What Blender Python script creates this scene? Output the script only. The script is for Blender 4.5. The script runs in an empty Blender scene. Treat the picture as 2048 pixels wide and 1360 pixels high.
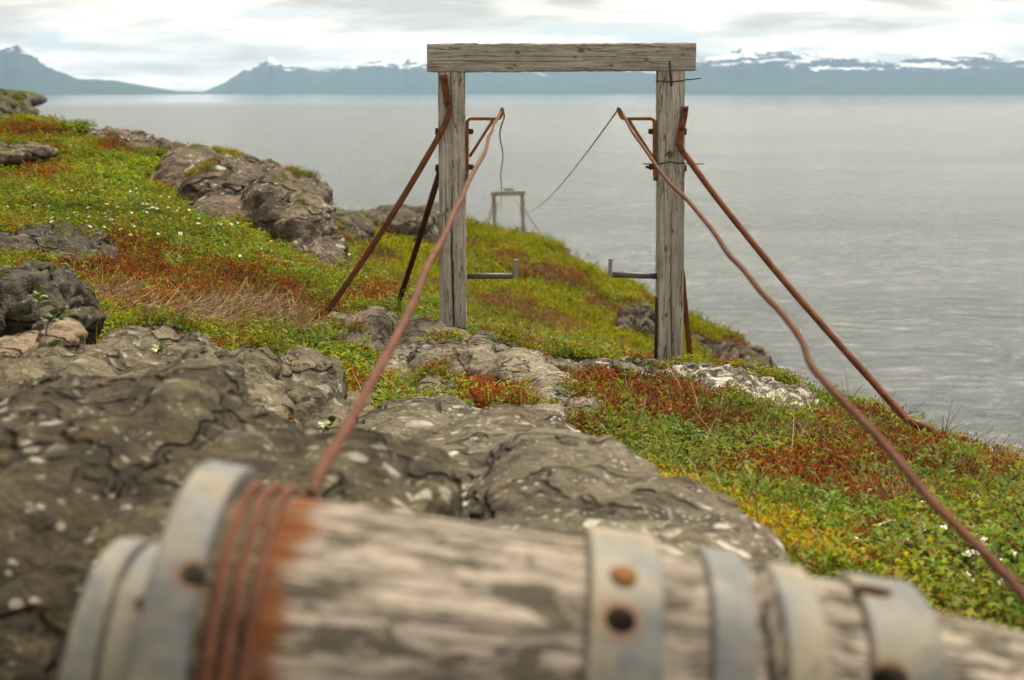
import bpy, bmesh, math, random
import numpy as np
from mathutils import Vector, Matrix
from mathutils.bvhtree import BVHTree

random.seed(7)
RNG = np.random.default_rng(7)
R = math.radians
scene = bpy.context.scene
COL = scene.collection

# ------------------------------------------------------------------ camera
FPX = 50.0 / 36.0 * 2048.0            # focal length in photo pixels
PITCH = math.atan((680 - 181.0) / FPX)
cam = bpy.data.cameras.new("camera")
cam_ob = bpy.data.objects.new("camera", cam)
COL.objects.link(cam_ob)
cam_ob.location = (0, 0, 0)
cam_ob.rotation_euler = (math.pi / 2 - PITCH, 0, 0)
cam.lens = 50.0
cam.sensor_width = 36.0
cam.clip_start = 0.02
cam.clip_end = 90000
cam.dof.use_dof = True
cam.dof.focus_distance = 4.9
cam.dof.aperture_fstop = 4.8
cam.dof.aperture_blades = 9
scene.camera = cam_ob

# ------------------------------------------------------------------ light
SUN_EL, SUN_AZ = R(56), R(25)         # azimuth measured from +Y towards +X
SKY_STRENGTH = 0.10
sun = bpy.data.lights.new("sun", "SUN")
sun.energy = 5.0
sun.angle = R(12)
sun.color = (1.0, 0.89, 0.72)
sun_ob = bpy.data.objects.new("sun", sun)
COL.objects.link(sun_ob)
sd = Vector((math.sin(SUN_AZ) * math.cos(SUN_EL), math.cos(SUN_AZ) * math.cos(SUN_EL), math.sin(SUN_EL)))
sun_ob.rotation_euler = sd.to_track_quat('Z', 'Y').to_euler()

scene.view_settings.view_transform = 'Standard'
scene.view_settings.look = 'None'
scene.view_settings.exposure = 0.78
scene.view_settings.gamma = 1.0
scene.view_settings.use_curve_mapping = False
scene.render.engine = 'CYCLES'
scene.cycles.use_denoising = True
scene.cycles.max_bounces = 6
scene.cycles.diffuse_bounces = 3
scene.cycles.glossy_bounces = 3
scene.cycles.transmission_bounces = 3
scene.cycles.volume_bounces = 1
scene.cycles.caustics_reflective = False
scene.cycles.caustics_refractive = False

WATER_Z = -25.0


class NT:
    """small node-tree writer"""
    def __init__(self, tree):
        self.t = tree
        self.n = tree.nodes
        self.l = tree.links

    def new(self, kind, **kw):
        n = self.n.new(kind)
        for k, v in kw.items():
            setattr(n, k, v)
        return n

    def put(self, sock, v):
        if v is None:
            return
        if hasattr(v, 'is_output') or hasattr(v, 'links'):
            self.l.new(v, sock)
        elif isinstance(v, (tuple, list)):
            if len(v) == 3 and sock.type == 'RGBA':
                v = (*v, 1)
            sock.default_value = v
        else:
            sock.default_value = v

    def math(self, op, a, b=None, c=None, clamp=False):
        n = self.new('ShaderNodeMath', operation=op, use_clamp=clamp)
        self.put(n.inputs[0], a); self.put(n.inputs[1], b); self.put(n.inputs[2], c)
        return n.outputs[0]

    def vmath(self, op, a, b=None):
        n = self.new('ShaderNodeVectorMath', operation=op)
        self.put(n.inputs[0], a); self.put(n.inputs[1], b)
        return n.outputs['Value'] if op in ('LENGTH', 'DOT_PRODUCT', 'DISTANCE') else n.outputs[0]

    def mix(self, f, a, b, blend='MIX'):
        n = self.new('ShaderNodeMix', data_type='RGBA', blend_type=blend)
        self.put(n.inputs[0], f); self.put(n.inputs[6], a); self.put(n.inputs[7], b)
        return n.outputs[2]

    def coords(self, out='Object', scale=(1, 1, 1), rot=(0, 0, 0), loc=(0, 0, 0)):
        tc = self.new('ShaderNodeTexCoord')
        mp = self.new('ShaderNodeMapping')
        self.l.new(tc.outputs[out], mp.inputs[0])
        mp.inputs['Scale'].default_value = scale
        mp.inputs['Rotation'].default_value = rot
        mp.inputs['Location'].default_value = loc
        return mp.outputs[0]

    def noise(self, vec, scale=5, detail=4, rough=.55, dist=0.0):
        n = self.new('ShaderNodeTexNoise')
        self.put(n.inputs['Vector'], vec)
        n.inputs['Scale'].default_value = scale
        n.inputs['Detail'].default_value = detail
        n.inputs['Roughness'].default_value = rough
        n.inputs['Distortion'].default_value = dist
        return n.outputs[0]

    def voro(self, vec, scale=5, feature='F1', rand=1.0):
        n = self.new('ShaderNodeTexVoronoi', feature=feature)
        self.put(n.inputs['Vector'], vec)
        n.inputs['Scale'].default_value = scale
        n.inputs['Randomness'].default_value = rand
        return n.outputs['Distance']

    def ramp(self, f, stops):
        """stops: (pos, value or colour)"""
        n = self.new('ShaderNodeValToRGB')
        els = n.color_ramp.elements
        while len(els) < len(stops):
            els.new(0.5)
        for e, (p, c) in zip(els, stops):
            e.position = p
            e.color = (c, c, c, 1) if not isinstance(c, (tuple, list)) else (*c[:3], 1)
        self.put(n.inputs[0], f)
        return n.outputs[0]

    def step(self, v, a, b):
        n = self.new('ShaderNodeMapRange', interpolation_type='SMOOTHSTEP')
        self.put(n.inputs[0], v)
        n.inputs[1].default_value = a; n.inputs[2].default_value = b
        n.inputs[3].default_value = 0; n.inputs[4].default_value = 1
        return n.outputs[0]

    def bump(self, h, strength=.5, dist=.01, normal=None):
        n = self.new('ShaderNodeBump')
        n.inputs['Strength'].default_value = strength
        n.inputs['Distance'].default_value = dist
        self.put(n.inputs['Height'], h)
        if normal is not None:
            self.l.new(normal, n.inputs['Normal'])
        return n.outputs[0]


def new_mat(name):
    m = bpy.data.materials.new(name)
    m.use_nodes = True
    nt = NT(m.node_tree)
    nt.n.clear()
    out = nt.new('ShaderNodeOutputMaterial')
    return m, nt, out


def principled(nt, out, color, rough=.7, metal=0.0, normal=None, spec=.5):
    p = nt.new('ShaderNodeBsdfPrincipled')
    nt.put(p.inputs['Base Color'], color)
    nt.put(p.inputs['Roughness'], rough)
    nt.put(p.inputs['Metallic'], metal)
    p.inputs['Specular IOR Level'].default_value = spec
    if normal is not None:
        nt.l.new(normal, p.inputs['Normal'])
    nt.l.new(p.outputs[0], out.inputs['Surface'])
    return p


# ------------------------------------------------------------------ sky
world = bpy.data.worlds.new("World")
scene.world = world
world.use_nodes = True
w = NT(world.node_tree)
w.n.clear()
wout = w.new('ShaderNodeOutputWorld')
sky = w.new('ShaderNodeTexSky')
sky.sky_type = 'NISHITA'
sky.sun_disc = False
sky.sun_elevation = SUN_EL
sky.sun_rotation = SUN_AZ
sky.air_density = 1.0
sky.dust_density = 2.0
tc = w.new('ShaderNodeTexCoord')
sep = w.new('ShaderNodeSeparateXYZ')
w.l.new(tc.outputs['Generated'], sep.inputs[0])
el = sep.outputs[2]
cv = w.coords('Generated', scale=(8.0, 8.0, 52.0), loc=(2.3, 0.4, 0.35))
n1 = w.noise(cv, 1.25, 7, .58, .25)
cv2 = w.coords('Generated', scale=(6.0, 6.0, 44.0), loc=(0.9, 3.1, 1.9))
n2 = w.noise(cv2, 1.0, 6, .55, .3)
cover = w.step(w.math('ADD', n1, w.math('MULTIPLY', w.step(el, .04, .12), .2)), .36, .48)
shade = w.step(w.math('ADD', n2, w.math('MULTIPLY', w.step(el, .02, .075), .07)), .42, .64)
# a thick deck overhead, brighter sky low over the water
lift = w.math('SUBTRACT', 1.0, w.math('MULTIPLY', .42, w.step(el, .18, .65)))
pale = w.mix(shade, (10.4, 9.3, 7.7), (4.9, 4.35, 3.6))
clouds = w.vmath('SCALE', pale)
w.l.new(lift, clouds.node.inputs['Scale'])
nsky = w.mix(.75, sky.outputs[0], (6.6, 6.6, 6.1))
topc = w.mix(cover, nsky, clouds)
bg = w.new('ShaderNodeBackground')
w.l.new(topc, bg.inputs['Color'])
bg.inputs['Strength'].default_value = SKY_STRENGTH
w.l.new(bg.outputs[0], wout.inputs['Surface'])


# ------------------------------------------------------------------ helpers
def P(u, v, d):
    """the place seen at photo pixel (u, v) when it lies d metres ahead (along +Y)"""
    X = (u - 1024.0) / FPX
    Y = (680.0 - v) / FPX
    ry = math.cos(PITCH) + Y * math.sin(PITCH)
    rz = -math.sin(PITCH) + Y * math.cos(PITCH)
    s = d / ry
    return Vector((X * s, d, rz * s))


def P_np(u, v, d):
    X = (u - 1024.0) / FPX
    Y = (680.0 - v) / FPX
    ry = math.cos(PITCH) + Y * math.sin(PITCH)
    rz = -math.sin(PITCH) + Y * math.cos(PITCH)
    s = d / ry
    return np.stack([X * s, d * np.ones_like(X), rz * s], -1)


def pix(p):
    """photo pixel of world points (N,3)"""
    zc = p[:, 1] * math.cos(PITCH) - p[:, 2] * math.sin(PITCH)
    yc = p[:, 1] * math.sin(PITCH) + p[:, 2] * math.cos(PITCH)
    return 1024 + FPX * p[:, 0] / zc, 680 - FPX * yc / zc


def tag(o, label=None, cat=None, group=None, kind=None):
    if label: o['label'] = label
    if cat: o['category'] = cat
    if group: o['group'] = group
    if kind: o['kind'] = kind
    return o


def empty(name, loc):
    o = bpy.data.objects.new(name, None)
    o.location = loc
    o.empty_display_size = .05
    COL.objects.link(o)
    return o


def mesh_object(name, verts, faces, mat=None, parent=None, smooth=True):
    """verts in world coordinates; stored relative to the parent (an unrotated Empty or mesh)"""
    me = bpy.data.meshes.new(name)
    off = Vector((0, 0, 0))
    q = parent
    while q is not None:
        off += q.location
        q = q.parent
    v = np.asarray([tuple(x) for x in verts], dtype=np.float64) - np.array(off)
    me.from_pydata(v.tolist(), [], [list(f) for f in faces])
    me.update()
    if smooth:
        me.polygons.foreach_set('use_smooth', np.ones(len(me.polygons), dtype=bool))
    if mat: me.materials.append(mat)
    o = bpy.data.objects.new(name, me)
    COL.objects.link(o)
    if parent is not None:
        o.parent = parent
    return o


def fast_mesh(name, verts, tris, mat, tint=None, smooth=False):
    """big triangle/quad mesh from numpy arrays"""
    k = tris.shape[1]
    me = bpy.data.meshes.new(name)
    me.vertices.add(len(verts))
    me.vertices.foreach_set('co', np.ascontiguousarray(verts, dtype=np.float32).ravel())
    me.loops.add(tris.size)
    me.loops.foreach_set('vertex_index', np.ascontiguousarray(tris, dtype=np.int32).ravel())
    me.polygons.add(len(tris))
    me.polygons.foreach_set('loop_start', np.arange(0, tris.size, k, dtype=np.int32))
    try:
        me.polygons.foreach_set('loop_total', np.full(len(tris), k, dtype=np.int32))
    except Exception:
        pass
    if smooth:
        me.polygons.foreach_set('use_smooth', np.ones(len(tris), dtype=bool))
    me.update(calc_edges=True)
    if tint is not None:
        at = me.attributes.new('tint', 'FLOAT_COLOR', 'POINT')
        c = np.ones((len(verts), 4), dtype=np.float32)
        c[:, :3] = tint
        at.data.foreach_set('color', c.ravel())
    me.materials.append(mat)
    o = bpy.data.objects.new(name, me)
    COL.objects.link(o)
    return o


def loft(rings, cap=True, closed=False):
    n = len(rings[0])
    verts = [v for r in rings for v in r]
    faces = []
    m = len(rings)
    for i in range(m if closed else m - 1):
        a, b = i * n, ((i + 1) % m) * n
        for k in range(n):
            k2 = (k + 1) % n
            faces.append((a + k, a + k2, b + k2, b + k))
    if cap and not closed:
        faces.append(tuple(range(n - 1, -1, -1)))
        faces.append(tuple((m - 1) * n + k for k in range(n)))
    return verts, faces


def frames(pts):
    pts = [Vector(p) for p in pts]
    out, up = [], None
    for i, p in enumerate(pts):
        t = (pts[min(i + 1, len(pts) - 1)] - pts[max(i - 1, 0)]).normalized()
        if up is None:
            up = Vector((0, 0, 1)) if abs(t.z) < .9 else Vector((1, 0, 0))
        s = t.cross(up).normalized()
        up = s.cross(t).normalized()
        out.append((p, s, up))
    return out


def tube(pts, r, n=10, wob=0.0):
    rings = []
    for i, (p, s, u) in enumerate(frames(pts)):
        rr = (r[i] if isinstance(r, (list, tuple)) else r) * (1 + wob * random.uniform(-1, 1))
        rings.append([p + s * (rr * math.cos(2 * math.pi * k / n)) + u * (rr * math.sin(2 * math.pi * k / n)) for k in range(n)])
    return loft(rings)


def strap(pts, wid, thick, axis):
    """a flat bar along pts; axis = the direction of its width"""
    axis = Vector(axis).normalized()
    rings = []
    for i, p in enumerate(pts):
        p = Vector(p)
        t = (Vector(pts[min(i + 1, len(pts) - 1)]) - Vector(pts[max(i - 1, 0)])).normalized()
        nrm = t.cross(axis).normalized()
        wv, tv = axis * wid / 2, nrm * thick / 2
        b = .25
        rings.append([p + wv + tv * (1 - b), p + wv * (1 - b * .4) + tv, p - wv * (1 - b * .4) + tv, p - wv + tv * (1 - b),
                      p - wv - tv * (1 - b), p - wv * (1 - b * .4) - tv, p + wv * (1 - b * .4) - tv, p + wv - tv * (1 - b)])
    return loft(rings)


def join(*vf):
    V, F = [], []
    for v, f in vf:
        b = len(V)
        V += [tuple(x) for x in v]
        F += [tuple(i + b for i in q) for q in f]
    return V, F


def dense(pts, step):
    out = []
    for a, b in zip(pts[:-1], pts[1:]):
        a, b = Vector(a), Vector(b)
        n = max(1, int((b - a).length / step))
        out += [a.lerp(b, k / n) for k in range(n)]
    return out + [Vector(pts[-1])]


def smooth_path(pts, sub=6):
    """Catmull-Rom through the points"""
    p = [Vector(x) for x in pts]
    p = [p[0] * 2 - p[1]] + p + [p[-1] * 2 - p[-2]]
    out = []
    for i in range(1, len(p) - 2):
        for k in range(sub):
            t = k / sub
            a, b, c, d = p[i - 1], p[i], p[i + 1], p[i + 2]
            out.append(.5 * ((2 * b) + (c - a) * t + (2 * a - 5 * b + 4 * c - d) * t * t + (3 * b - a - 3 * c + d) * t ** 3))
    out.append(p[-2])
    return out


# ---- numpy noise
def _hash(ix, iy, iz, seed):
    h = (ix * 374761393 + iy * 668265263 + iz * 2147483647 + seed * 974634777) & 0xFFFFFFFF
    h = ((h ^ (h >> 13)) * 1274126177) & 0xFFFFFFFF
    h = ((h ^ (h >> 16)) * 2246822519) & 0xFFFFFFFF
    return ((h ^ (h >> 13)) & 0xFFFFFF) / float(0xFFFFFF)


def vnoise(p, seed=0):
    i = np.floor(p).astype(np.int64)
    f = p - i
    f = f * f * f * (f * (f * 6 - 15) + 10)
    x, y, z = i[:, 0], i[:, 1], i[:, 2]
    r = 0
    for dx in (0, 1):
        wx = f[:, 0] if dx else 1 - f[:, 0]
        for dy in (0, 1):
            wy = f[:, 1] if dy else 1 - f[:, 1]
            for dz in (0, 1):
                wz = f[:, 2] if dz else 1 - f[:, 2]
                r = r + _hash(x + dx, y + dy, z + dz, seed) * wx * wy * wz
    return r * 2 - 1


def fbm(p, octv=4, seed=0, gain=.5, ridged=False):
    a, s, t = 1.0, 0.0, 0.0
    q = p.copy()
    for k in range(octv):
        n = vnoise(q, seed + k * 17)
        if ridged: n = 1 - 2 * np.abs(n)
        s = s + a * n
        t += a
        a *= gain
        q = q * 2.03 + 11.7
    return s / t


def cells(p, seed=0):
    """F1, F2 of a jittered grid"""
    i = np.floor(p).astype(np.int64)
    f1 = np.full(len(p), 9.0); f2 = np.full(len(p), 9.0)
    for dx in (-1, 0, 1):
        for dy in (-1, 0, 1):
            for dz in (-1, 0, 1):
                c = i + np.array([dx, dy, dz])
                q = c + np.stack([_hash(c[:, 0], c[:, 1], c[:, 2], seed + s) for s in (1, 2, 3)], -1)
                dd = np.sqrt(((q - p) ** 2).sum(-1))
                m = dd < f1
                f2 = np.where(m, f1, np.minimum(f2, dd))
                f1 = np.where(m, dd, f1)
    return f1, f2


def p2(x, y, z=0.0):
    return np.stack([x, y, np.zeros_like(x) + z], -1)


# ------------------------------------------------------------------ materials
def mat_water():
    m, nt, out = new_mat("water")
    v = nt.coords('Object', scale=(.55, 1.0, 1))
    a = nt.noise(v, .55, 6, .6, .4)
    b = nt.noise(nt.coords('Object', scale=(.5, 1, 1), rot=(0, 0, R(14))), .13, 4, .55, .2)
    big = nt.noise(nt.coords('Object', scale=(.3, 1, 1), rot=(0, 0, R(-6))), .02, 3, .5)
    h = nt.math('ADD', nt.math('MULTIPLY', a, 1.0), nt.math('MULTIPLY', b, 2.2))
    tc = nt.new('ShaderNodeTexCoord')
    s = nt.new('ShaderNodeSeparateXYZ')
    nt.l.new(tc.outputs['Object'], s.inputs[0])
    # a calm, smooth belt lies along the far shore
    calm = nt.step(s.outputs[1], 1900, 3600)
    bp = nt.new('ShaderNodeBump')
    bp.inputs['Distance'].default_value = 1.5
    nt.put(bp.inputs['Strength'], nt.math('MULTIPLY', nt.math('SUBTRACT', 1.0, nt.math('MULTIPLY', calm, .9)), nt.math('ADD', .3, nt.math('MULTIPLY', big, 1.2))))
    nt.put(bp.inputs['Height'], h)
    rough = nt.math('SUBTRACT', .16, nt.math('MULTIPLY', calm, .1))
    col = nt.mix(big, (.022, .032, .026), (.035, .045, .036))
    p = principled(nt, out, col, rough, 0, bp.outputs[0], .5)
    p.inputs['IOR'].default_value = 1.33
    return m


def mat_mountain(name, snow_lo, snow_hi, amount):
    m, nt, out = new_mat(name)
    tc = nt.new('ShaderNodeTexCoord')
    s = nt.new('ShaderNodeSeparateXYZ')
    nt.l.new(tc.outputs['Object'], s.inputs[0])
    z = s.outputs[2]
    v = nt.coords('Object', scale=(.0016, .0006, .011))
    n = nt.noise(v, 1.2, 8, .68, .3)
    hz = nt.step(z, snow_lo, snow_hi)
    sn = nt.math('MULTIPLY', nt.step(nt.math('ADD', nt.math('MULTIPLY', nt.math('SUBTRACT', n, .5), 4.6), nt.math('MULTIPLY', hz, amount)), .66, .86), nt.step(hz, .02, .15))
    low = nt.noise(nt.coords('Object', scale=(.0009, .0009, .004)), 1.0, 5, .6)
    base = nt.mix(nt.step(nt.math('ADD', low, nt.math('MULTIPLY', z, -.0012)), .22, .5), (.04, .045, .06), (.045, .08, .025))
    rock = nt.mix(nt.noise(v, 3.5, 6, .6), base, (.03, .035, .035))
    principled(nt, out, nt.mix(sn, rock, (.70, .71, .74)), .95, 0, None, .02)
    return m


def mat_soil(name, a, b, c):
    m, nt, out = new_mat(name)
    v = nt.coords('Object')
    n = nt.noise(v, 2.2, 6, .6)
    n2 = nt.noise(v, 26, 5, .65)
    n3 = nt.noise(v, 120, 3, .6)
    col = nt.mix(nt.step(n, .4, .6), a, b)
    col = nt.mix(nt.step(n2, .45, .65), col, c)
    col = nt.mix(nt.math('MULTIPLY', nt.step(n3, .45, .62), .5), col, (.02, .016, .010))
    bp = nt.bump(nt.math('ADD', n2, nt.math('MULTIPLY', n3, .5)), .9, .03)
    principled(nt, out, col, .95, 0, bp, .02)
    return m


def mat_rock(name, base=(.17, .155, .13), second=(.24, .22, .19), dark=.5, pale=.35, orange=.2, moss=0.0, scale=1.0, green=.35, band=(30, 20, 60), patch=0.0):
    m, nt, out = new_mat(name)
    v = nt.coords('Object', scale=(scale,) * 3)
    big = nt.noise(v, 3.2, 6, .62, .3)
    mid = nt.noise(v, 13, 6, .7, .4)
    fine = nt.noise(v, 75, 4, .7)
    st = nt.noise(nt.coords('Object', scale=(scale * 5, scale * 9, scale * 30), rot=(R(band[0]), R(band[1]), R(band[2]))), 1.3, 5, .6, .2)
    col = nt.mix(nt.step(big, .35, .65), base, second)
    col = nt.mix(nt.math('MULTIPLY', nt.step(st, .5, .66), .55), col, (second[0] * 1.25, second[1] * 1.22, second[2] * 1.15))
    # grey green crustose lichen
    col = nt.mix(nt.math('MULTIPLY', nt.step(nt.noise(v, 9, 7, .72, .6), .52, .62), green), col, (.16, .155, .085))
    ckn = nt.noise(nt.coords('Object', scale=(scale * 1.2, scale * 1.2, scale * 3.2), rot=(R(band[0]), R(band[1]), R(band[2]))), 1.6, 4, .5, .15)
    ckl = nt.math('SUBTRACT', 1.0, nt.step(nt.math('ABSOLUTE', nt.math('SUBTRACT', ckn, .5)), .004, .02))
    col = nt.mix(nt.math('MULTIPLY', ckl, .5), col, (.025, .021, .017))
    # rusty bleeding minerals
    col = nt.mix(nt.math('MULTIPLY', nt.step(nt.noise(nt.coords('Object', scale=(scale,) * 3, loc=(3, 1, 7)), 7, 5, .6, .5), .62, .7), orange), col, (.33, .16, .055))
    # black lichen in patches and in speckles
    col = nt.mix(nt.math('MULTIPLY', nt.step(mid, .50, .60), dark), col, (.035, .03, .026))
    col = nt.mix(nt.math('MULTIPLY', nt.step(fine, .52, .62), dark * .75), col, (.04, .036, .03))
    # pale round lichen spots of several sizes
    for sc, th, k in ((16, .27, 1.0), (38, .26, .8), (70, .28, .7), (7, .24, .9)):
        vw = nt.vmath('ADD', v, nt.vmath('SCALE', (0, 0, 0)))
        wob = nt.math('MULTIPLY', nt.math('SUBTRACT', nt.noise(v, sc * 2.2, 4, .65), .5), .34)
        sp = nt.math('ADD', nt.voro(v, sc), wob)
        gate = nt.step(nt.noise(nt.coords('Object', scale=(scale,) * 3, loc=(sc, 2, 5)), sc * .22, 3, .6), .50, .60)
        spot = nt.math('MULTIPLY', nt.math('SUBTRACT', 1.0, nt.step(sp, th - .06, th + .03)), gate)
        col = nt.mix(nt.math('MULTIPLY', spot, pale * k), col, (.52, .50, .43))
    if patch > 0:
        pn = nt.noise(nt.coords('Object', scale=(scale,) * 3, loc=(9, 4, 2)), 5.5, 8, .72, .5)
        col = nt.mix(nt.math('MULTIPLY', nt.step(pn, .5, .545), patch), col, nt.mix(fine, (.62, .60, .52), (.42, .39, .32)))
    if moss > 0:
        g = nt.new('ShaderNodeNewGeometry')
        sx = nt.new('ShaderNodeSeparateXYZ')
        nt.l.new(g.outputs['Normal'], sx.inputs[0])
        mm = nt.step(nt.math('ADD', nt.math('MULTIPLY', sx.outputs[2], .6), nt.noise(v, 4, 5, .65)), 1.12 - moss * .5, 1.3 - moss * .5)
        col = nt.mix(mm, col, nt.mix(mid, (.035, .045, .010), (.09, .09, .018)))
    h = nt.math('ADD', nt.math('MULTIPLY', mid, .7), nt.math('ADD', nt.math('MULTIPLY', fine, .25), nt.math('MULTIPLY', st, .5)))
    h = nt.math('SUBTRACT', h, nt.math('MULTIPLY', ckl, .6))
    bp = nt.bump(h, 1.0, .04 / scale)
    principled(nt, out, col, .9, 0, bp, .06)
    return m


def mat_wood(name, axis, knots=(), dark=.5, lichen=0.0, rust_at=None, tone=(.25, .225, .195), greyer=1.0, streak=1.0):
    m, nt, out = new_mat(name)
    sc = [1, 1, 1]
    sc[axis] = .055 / streak
    v = nt.coords('Object', scale=sc)
    vr = nt.coords('Object')
    warp = None
    knot_mask = None
    for (kx, ky, kz, r) in knots:
        dvec = nt.vmath('SUBTRACT', vr, (kx, ky, kz))
        sq = [1.0, .2, 1.0]; sq[axis] = .62
        dl = nt.vmath('LENGTH', nt.vmath('MULTIPLY', dvec, tuple(sq)))
        dl = nt.math('ADD', dl, nt.math('MULTIPLY', nt.math('SUBTRACT', nt.noise(vr, 90, 2), .5), r * .7))
        k1 = nt.math('SUBTRACT', 1.0, nt.step(dl, r * .5, r * 1.25))
        ring = nt.math('MULTIPLY', nt.math('SINE', nt.math('MULTIPLY', dl, 900)), nt.math('SUBTRACT', 1.0, nt.step(dl, r, r * 4)))
        knot_mask = k1 if knot_mask is None else nt.math('MAXIMUM', knot_mask, k1)
        warp = ring if warp is None else nt.math('ADD', warp, ring)
    g1 = nt.noise(v, 95 if lichen < .5 else 120, 7, .72, .2)
    g2 = nt.noise(v, 320, 4, .6)
    g3 = nt.noise(v, 26 if lichen < .5 else 58, 5, .6)
    t0, t1 = tone, tuple(c * (.38 if lichen < .5 else .22) for c in tone)
    hi = tuple(min(.6, c * 1.5) for c in tone)
    col = nt.mix(nt.step(g3, .36, .64), hi, t0)
    f = nt.step(g1, .46, .64)
    if warp is not None:
        f = nt.math('ADD', f, nt.math('MULTIPLY', warp, .18), clamp=True)
    col = nt.mix(nt.math('MULTIPLY', f, dark + .25), col, t1)
    col = nt.mix(nt.math('MULTIPLY', nt.step(g2, .52, .68), dark), col, (.05, .042, .034))
    blot = nt.noise(vr, 9, 5, .6)
    col = nt.mix(nt.math('MULTIPLY', nt.step(blot, .52, .72), .35), col, (.13, .115, .10))
    # long drying checks
    ck = nt.noise(nt.coords('Object', scale=[x * .8 for x in sc], loc=(5, 8, 2)), 60, 2, .4)
    chk = nt.math('SUBTRACT', 1.0, nt.step(nt.math('ABSOLUTE', nt.math('SUBTRACT', ck, .5)), .004, .016))
    col = nt.mix(nt.math('MULTIPLY', chk, .7), col, (.03, .025, .02))
    if lichen > 0:
        ln = nt.noise(nt.coords('Object', scale=[1.0 if i != axis else .4 for i in range(3)]), 36, 6, .75, .5)
        col = nt.mix(nt.math('MULTIPLY', nt.step(ln, .50, .58), lichen), col, (.055, .05, .035))
        ln3 = nt.noise(nt.coords('Object', scale=[1.0 if i != axis else .3 for i in range(3)], loc=(1, 6, 2)), 60, 5, .7, .4)
        col = nt.mix(nt.math('MULTIPLY', nt.step(ln3, .53, .62), lichen * .8), col, (.06, .052, .04))
        ln2 = nt.noise(nt.coords('Object', loc=(4, 4, 4)), 12, 5, .65)
        col = nt.mix(nt.math('MULTIPLY', nt.step(ln2, .58, .7), lichen * .7), col, (.30, .27, .14))
    if knot_mask is not None:
        col = nt.mix(nt.math('MULTIPLY', knot_mask, .75), col, (.07, .052, .04))
    if rust_at is not None:
        s = nt.new('ShaderNodeSeparateXYZ')
        nt.l.new(vr, s.inputs[0])
        ang = nt.math('MULTIPLY', nt.math('SUBTRACT', nt.noise(v, 34, 5, .65), .5), .03)
        dx = nt.math('SUBTRACT', nt.math('ADD', s.outputs[axis], ang), rust_at)
        g4 = nt.noise(nt.coords('Object', scale=[x * (1.0 if i != axis else .7) for i, x in enumerate(sc)], loc=(2, 2, 9)), 44, 5, .6)
        fall = nt.math('SUBTRACT', 1.0, nt.math('MULTIPLY', nt.math('ABSOLUTE', dx), 28.0))
        near = nt.step(nt.math('ADD', fall, nt.math('MULTIPLY', nt.math('SUBTRACT', g4, .5), 2.2)), .35, 1.05)
        col = nt.mix(nt.math('MULTIPLY', near, .9), col, nt.mix(g1, (.22, .066, .010), (.06, .024, .010)))
        brown = nt.math('SUBTRACT', 1.0, nt.step(nt.math('ADD', dx, .02), -.01, .012))
        col = nt.mix(nt.math('MULTIPLY', brown, .55), col, nt.mix(g1, (.16, .115, .06), (.07, .045, .026)))
    h = nt.math('ADD', nt.math('MULTIPLY', g1, -1.0), nt.math('MULTIPLY', g2, -.4))
    bp = nt.bump(nt.math('SUBTRACT', h, nt.math('MULTIPLY', chk, .8)), .7, .004)
    principled(nt, out, col, .9, 0, bp, .05)
    return m


def mat_rust(name, a=(.20, .075, .032), b=(.085, .038, .024), c=(.30, .13, .05), scale=1.0, rough=.85, worn=None):
    m, nt, out = new_mat(name)
    v = nt.coords('Object', scale=(scale,) * 3)
    n1 = nt.noise(v, 18, 6, .65, .3)
    n2 = nt.noise(v, 160, 4, .65)
    col = nt.mix(nt.step(n1, .38, .62), a, b)
    col = nt.mix(nt.math('MULTIPLY', nt.step(n2, .5, .66), .7), col, c)
    if worn is not None:
        # beyond the frame the wire has weathered to a greenish grey
        tc = nt.new('ShaderNodeTexCoord')
        sy = nt.new('ShaderNodeSeparateXYZ')
        nt.l.new(tc.outputs['Object'], sy.inputs[0])
        col = nt.mix(nt.step(sy.outputs[1], worn, worn + .12), col, nt.mix(n1, (.42, .40, .31), (.30, .28, .21)))
    bp = nt.bump(nt.math('ADD', n2, n1), .6, .0025)
    principled(nt, out, col, rough, .0, bp, .08)
    return m


def mat_steel(name, holes=(), base=(.155, .165, .165), second=(.10, .108, .11), rustf=.35):
    """dull galvanised steel with rust bleeding round its holes (object space points)"""
    m, nt, out = new_mat(name)
    v = nt.coords('Object')
    n1 = nt.noise(v, 14, 5, .6, .3)
    n2 = nt.noise(v, 90, 4, .6)
    col = nt.mix(nt.step(n1, .35, .65), base, second)
    col = nt.mix(nt.math('MULTIPLY', nt.step(n2, .45, .7), .3), col, (.16, .15, .125))
    g = nt.noise(nt.coords('Object', loc=(7, 3, 1)), 8, 5, .65, .4)
    bei = nt.step(g, .40, .60)
    col = nt.mix(nt.math('MULTIPLY', bei, .8), col, (.25, .215, .15))
    col = nt.mix(nt.math('MULTIPLY', nt.step(nt.noise(v, 38, 5, .7, .5), .54, .66), .45), col, (.075, .078, .075))
    col = nt.mix(nt.math('MULTIPLY', nt.step(nt.noise(v, 20, 5, .7), .58, .7), rustf), col, (.30, .15, .07))
    for (x, y, z, r) in holes:
        dl = nt.vmath('LENGTH', nt.vmath('SUBTRACT', v, (x, y, z)))
        dl = nt.math('ADD', dl, nt.math('MULTIPLY', nt.math('SUBTRACT', nt.noise(v, 55, 4, .6), .5), r * 1.2))
        k = nt.math('SUBTRACT', 1.0, nt.step(dl, r * .9, r * 2.1))
        col = nt.mix(nt.math('MULTIPLY', k, .7), col, (.16, .075, .034))
    bp = nt.bump(nt.math('ADD', n2, nt.math('MULTIPLY', n1, 2)), .25, .002)
    principled(nt, out, col, .65, 0, bp, .2)
    return m


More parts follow.
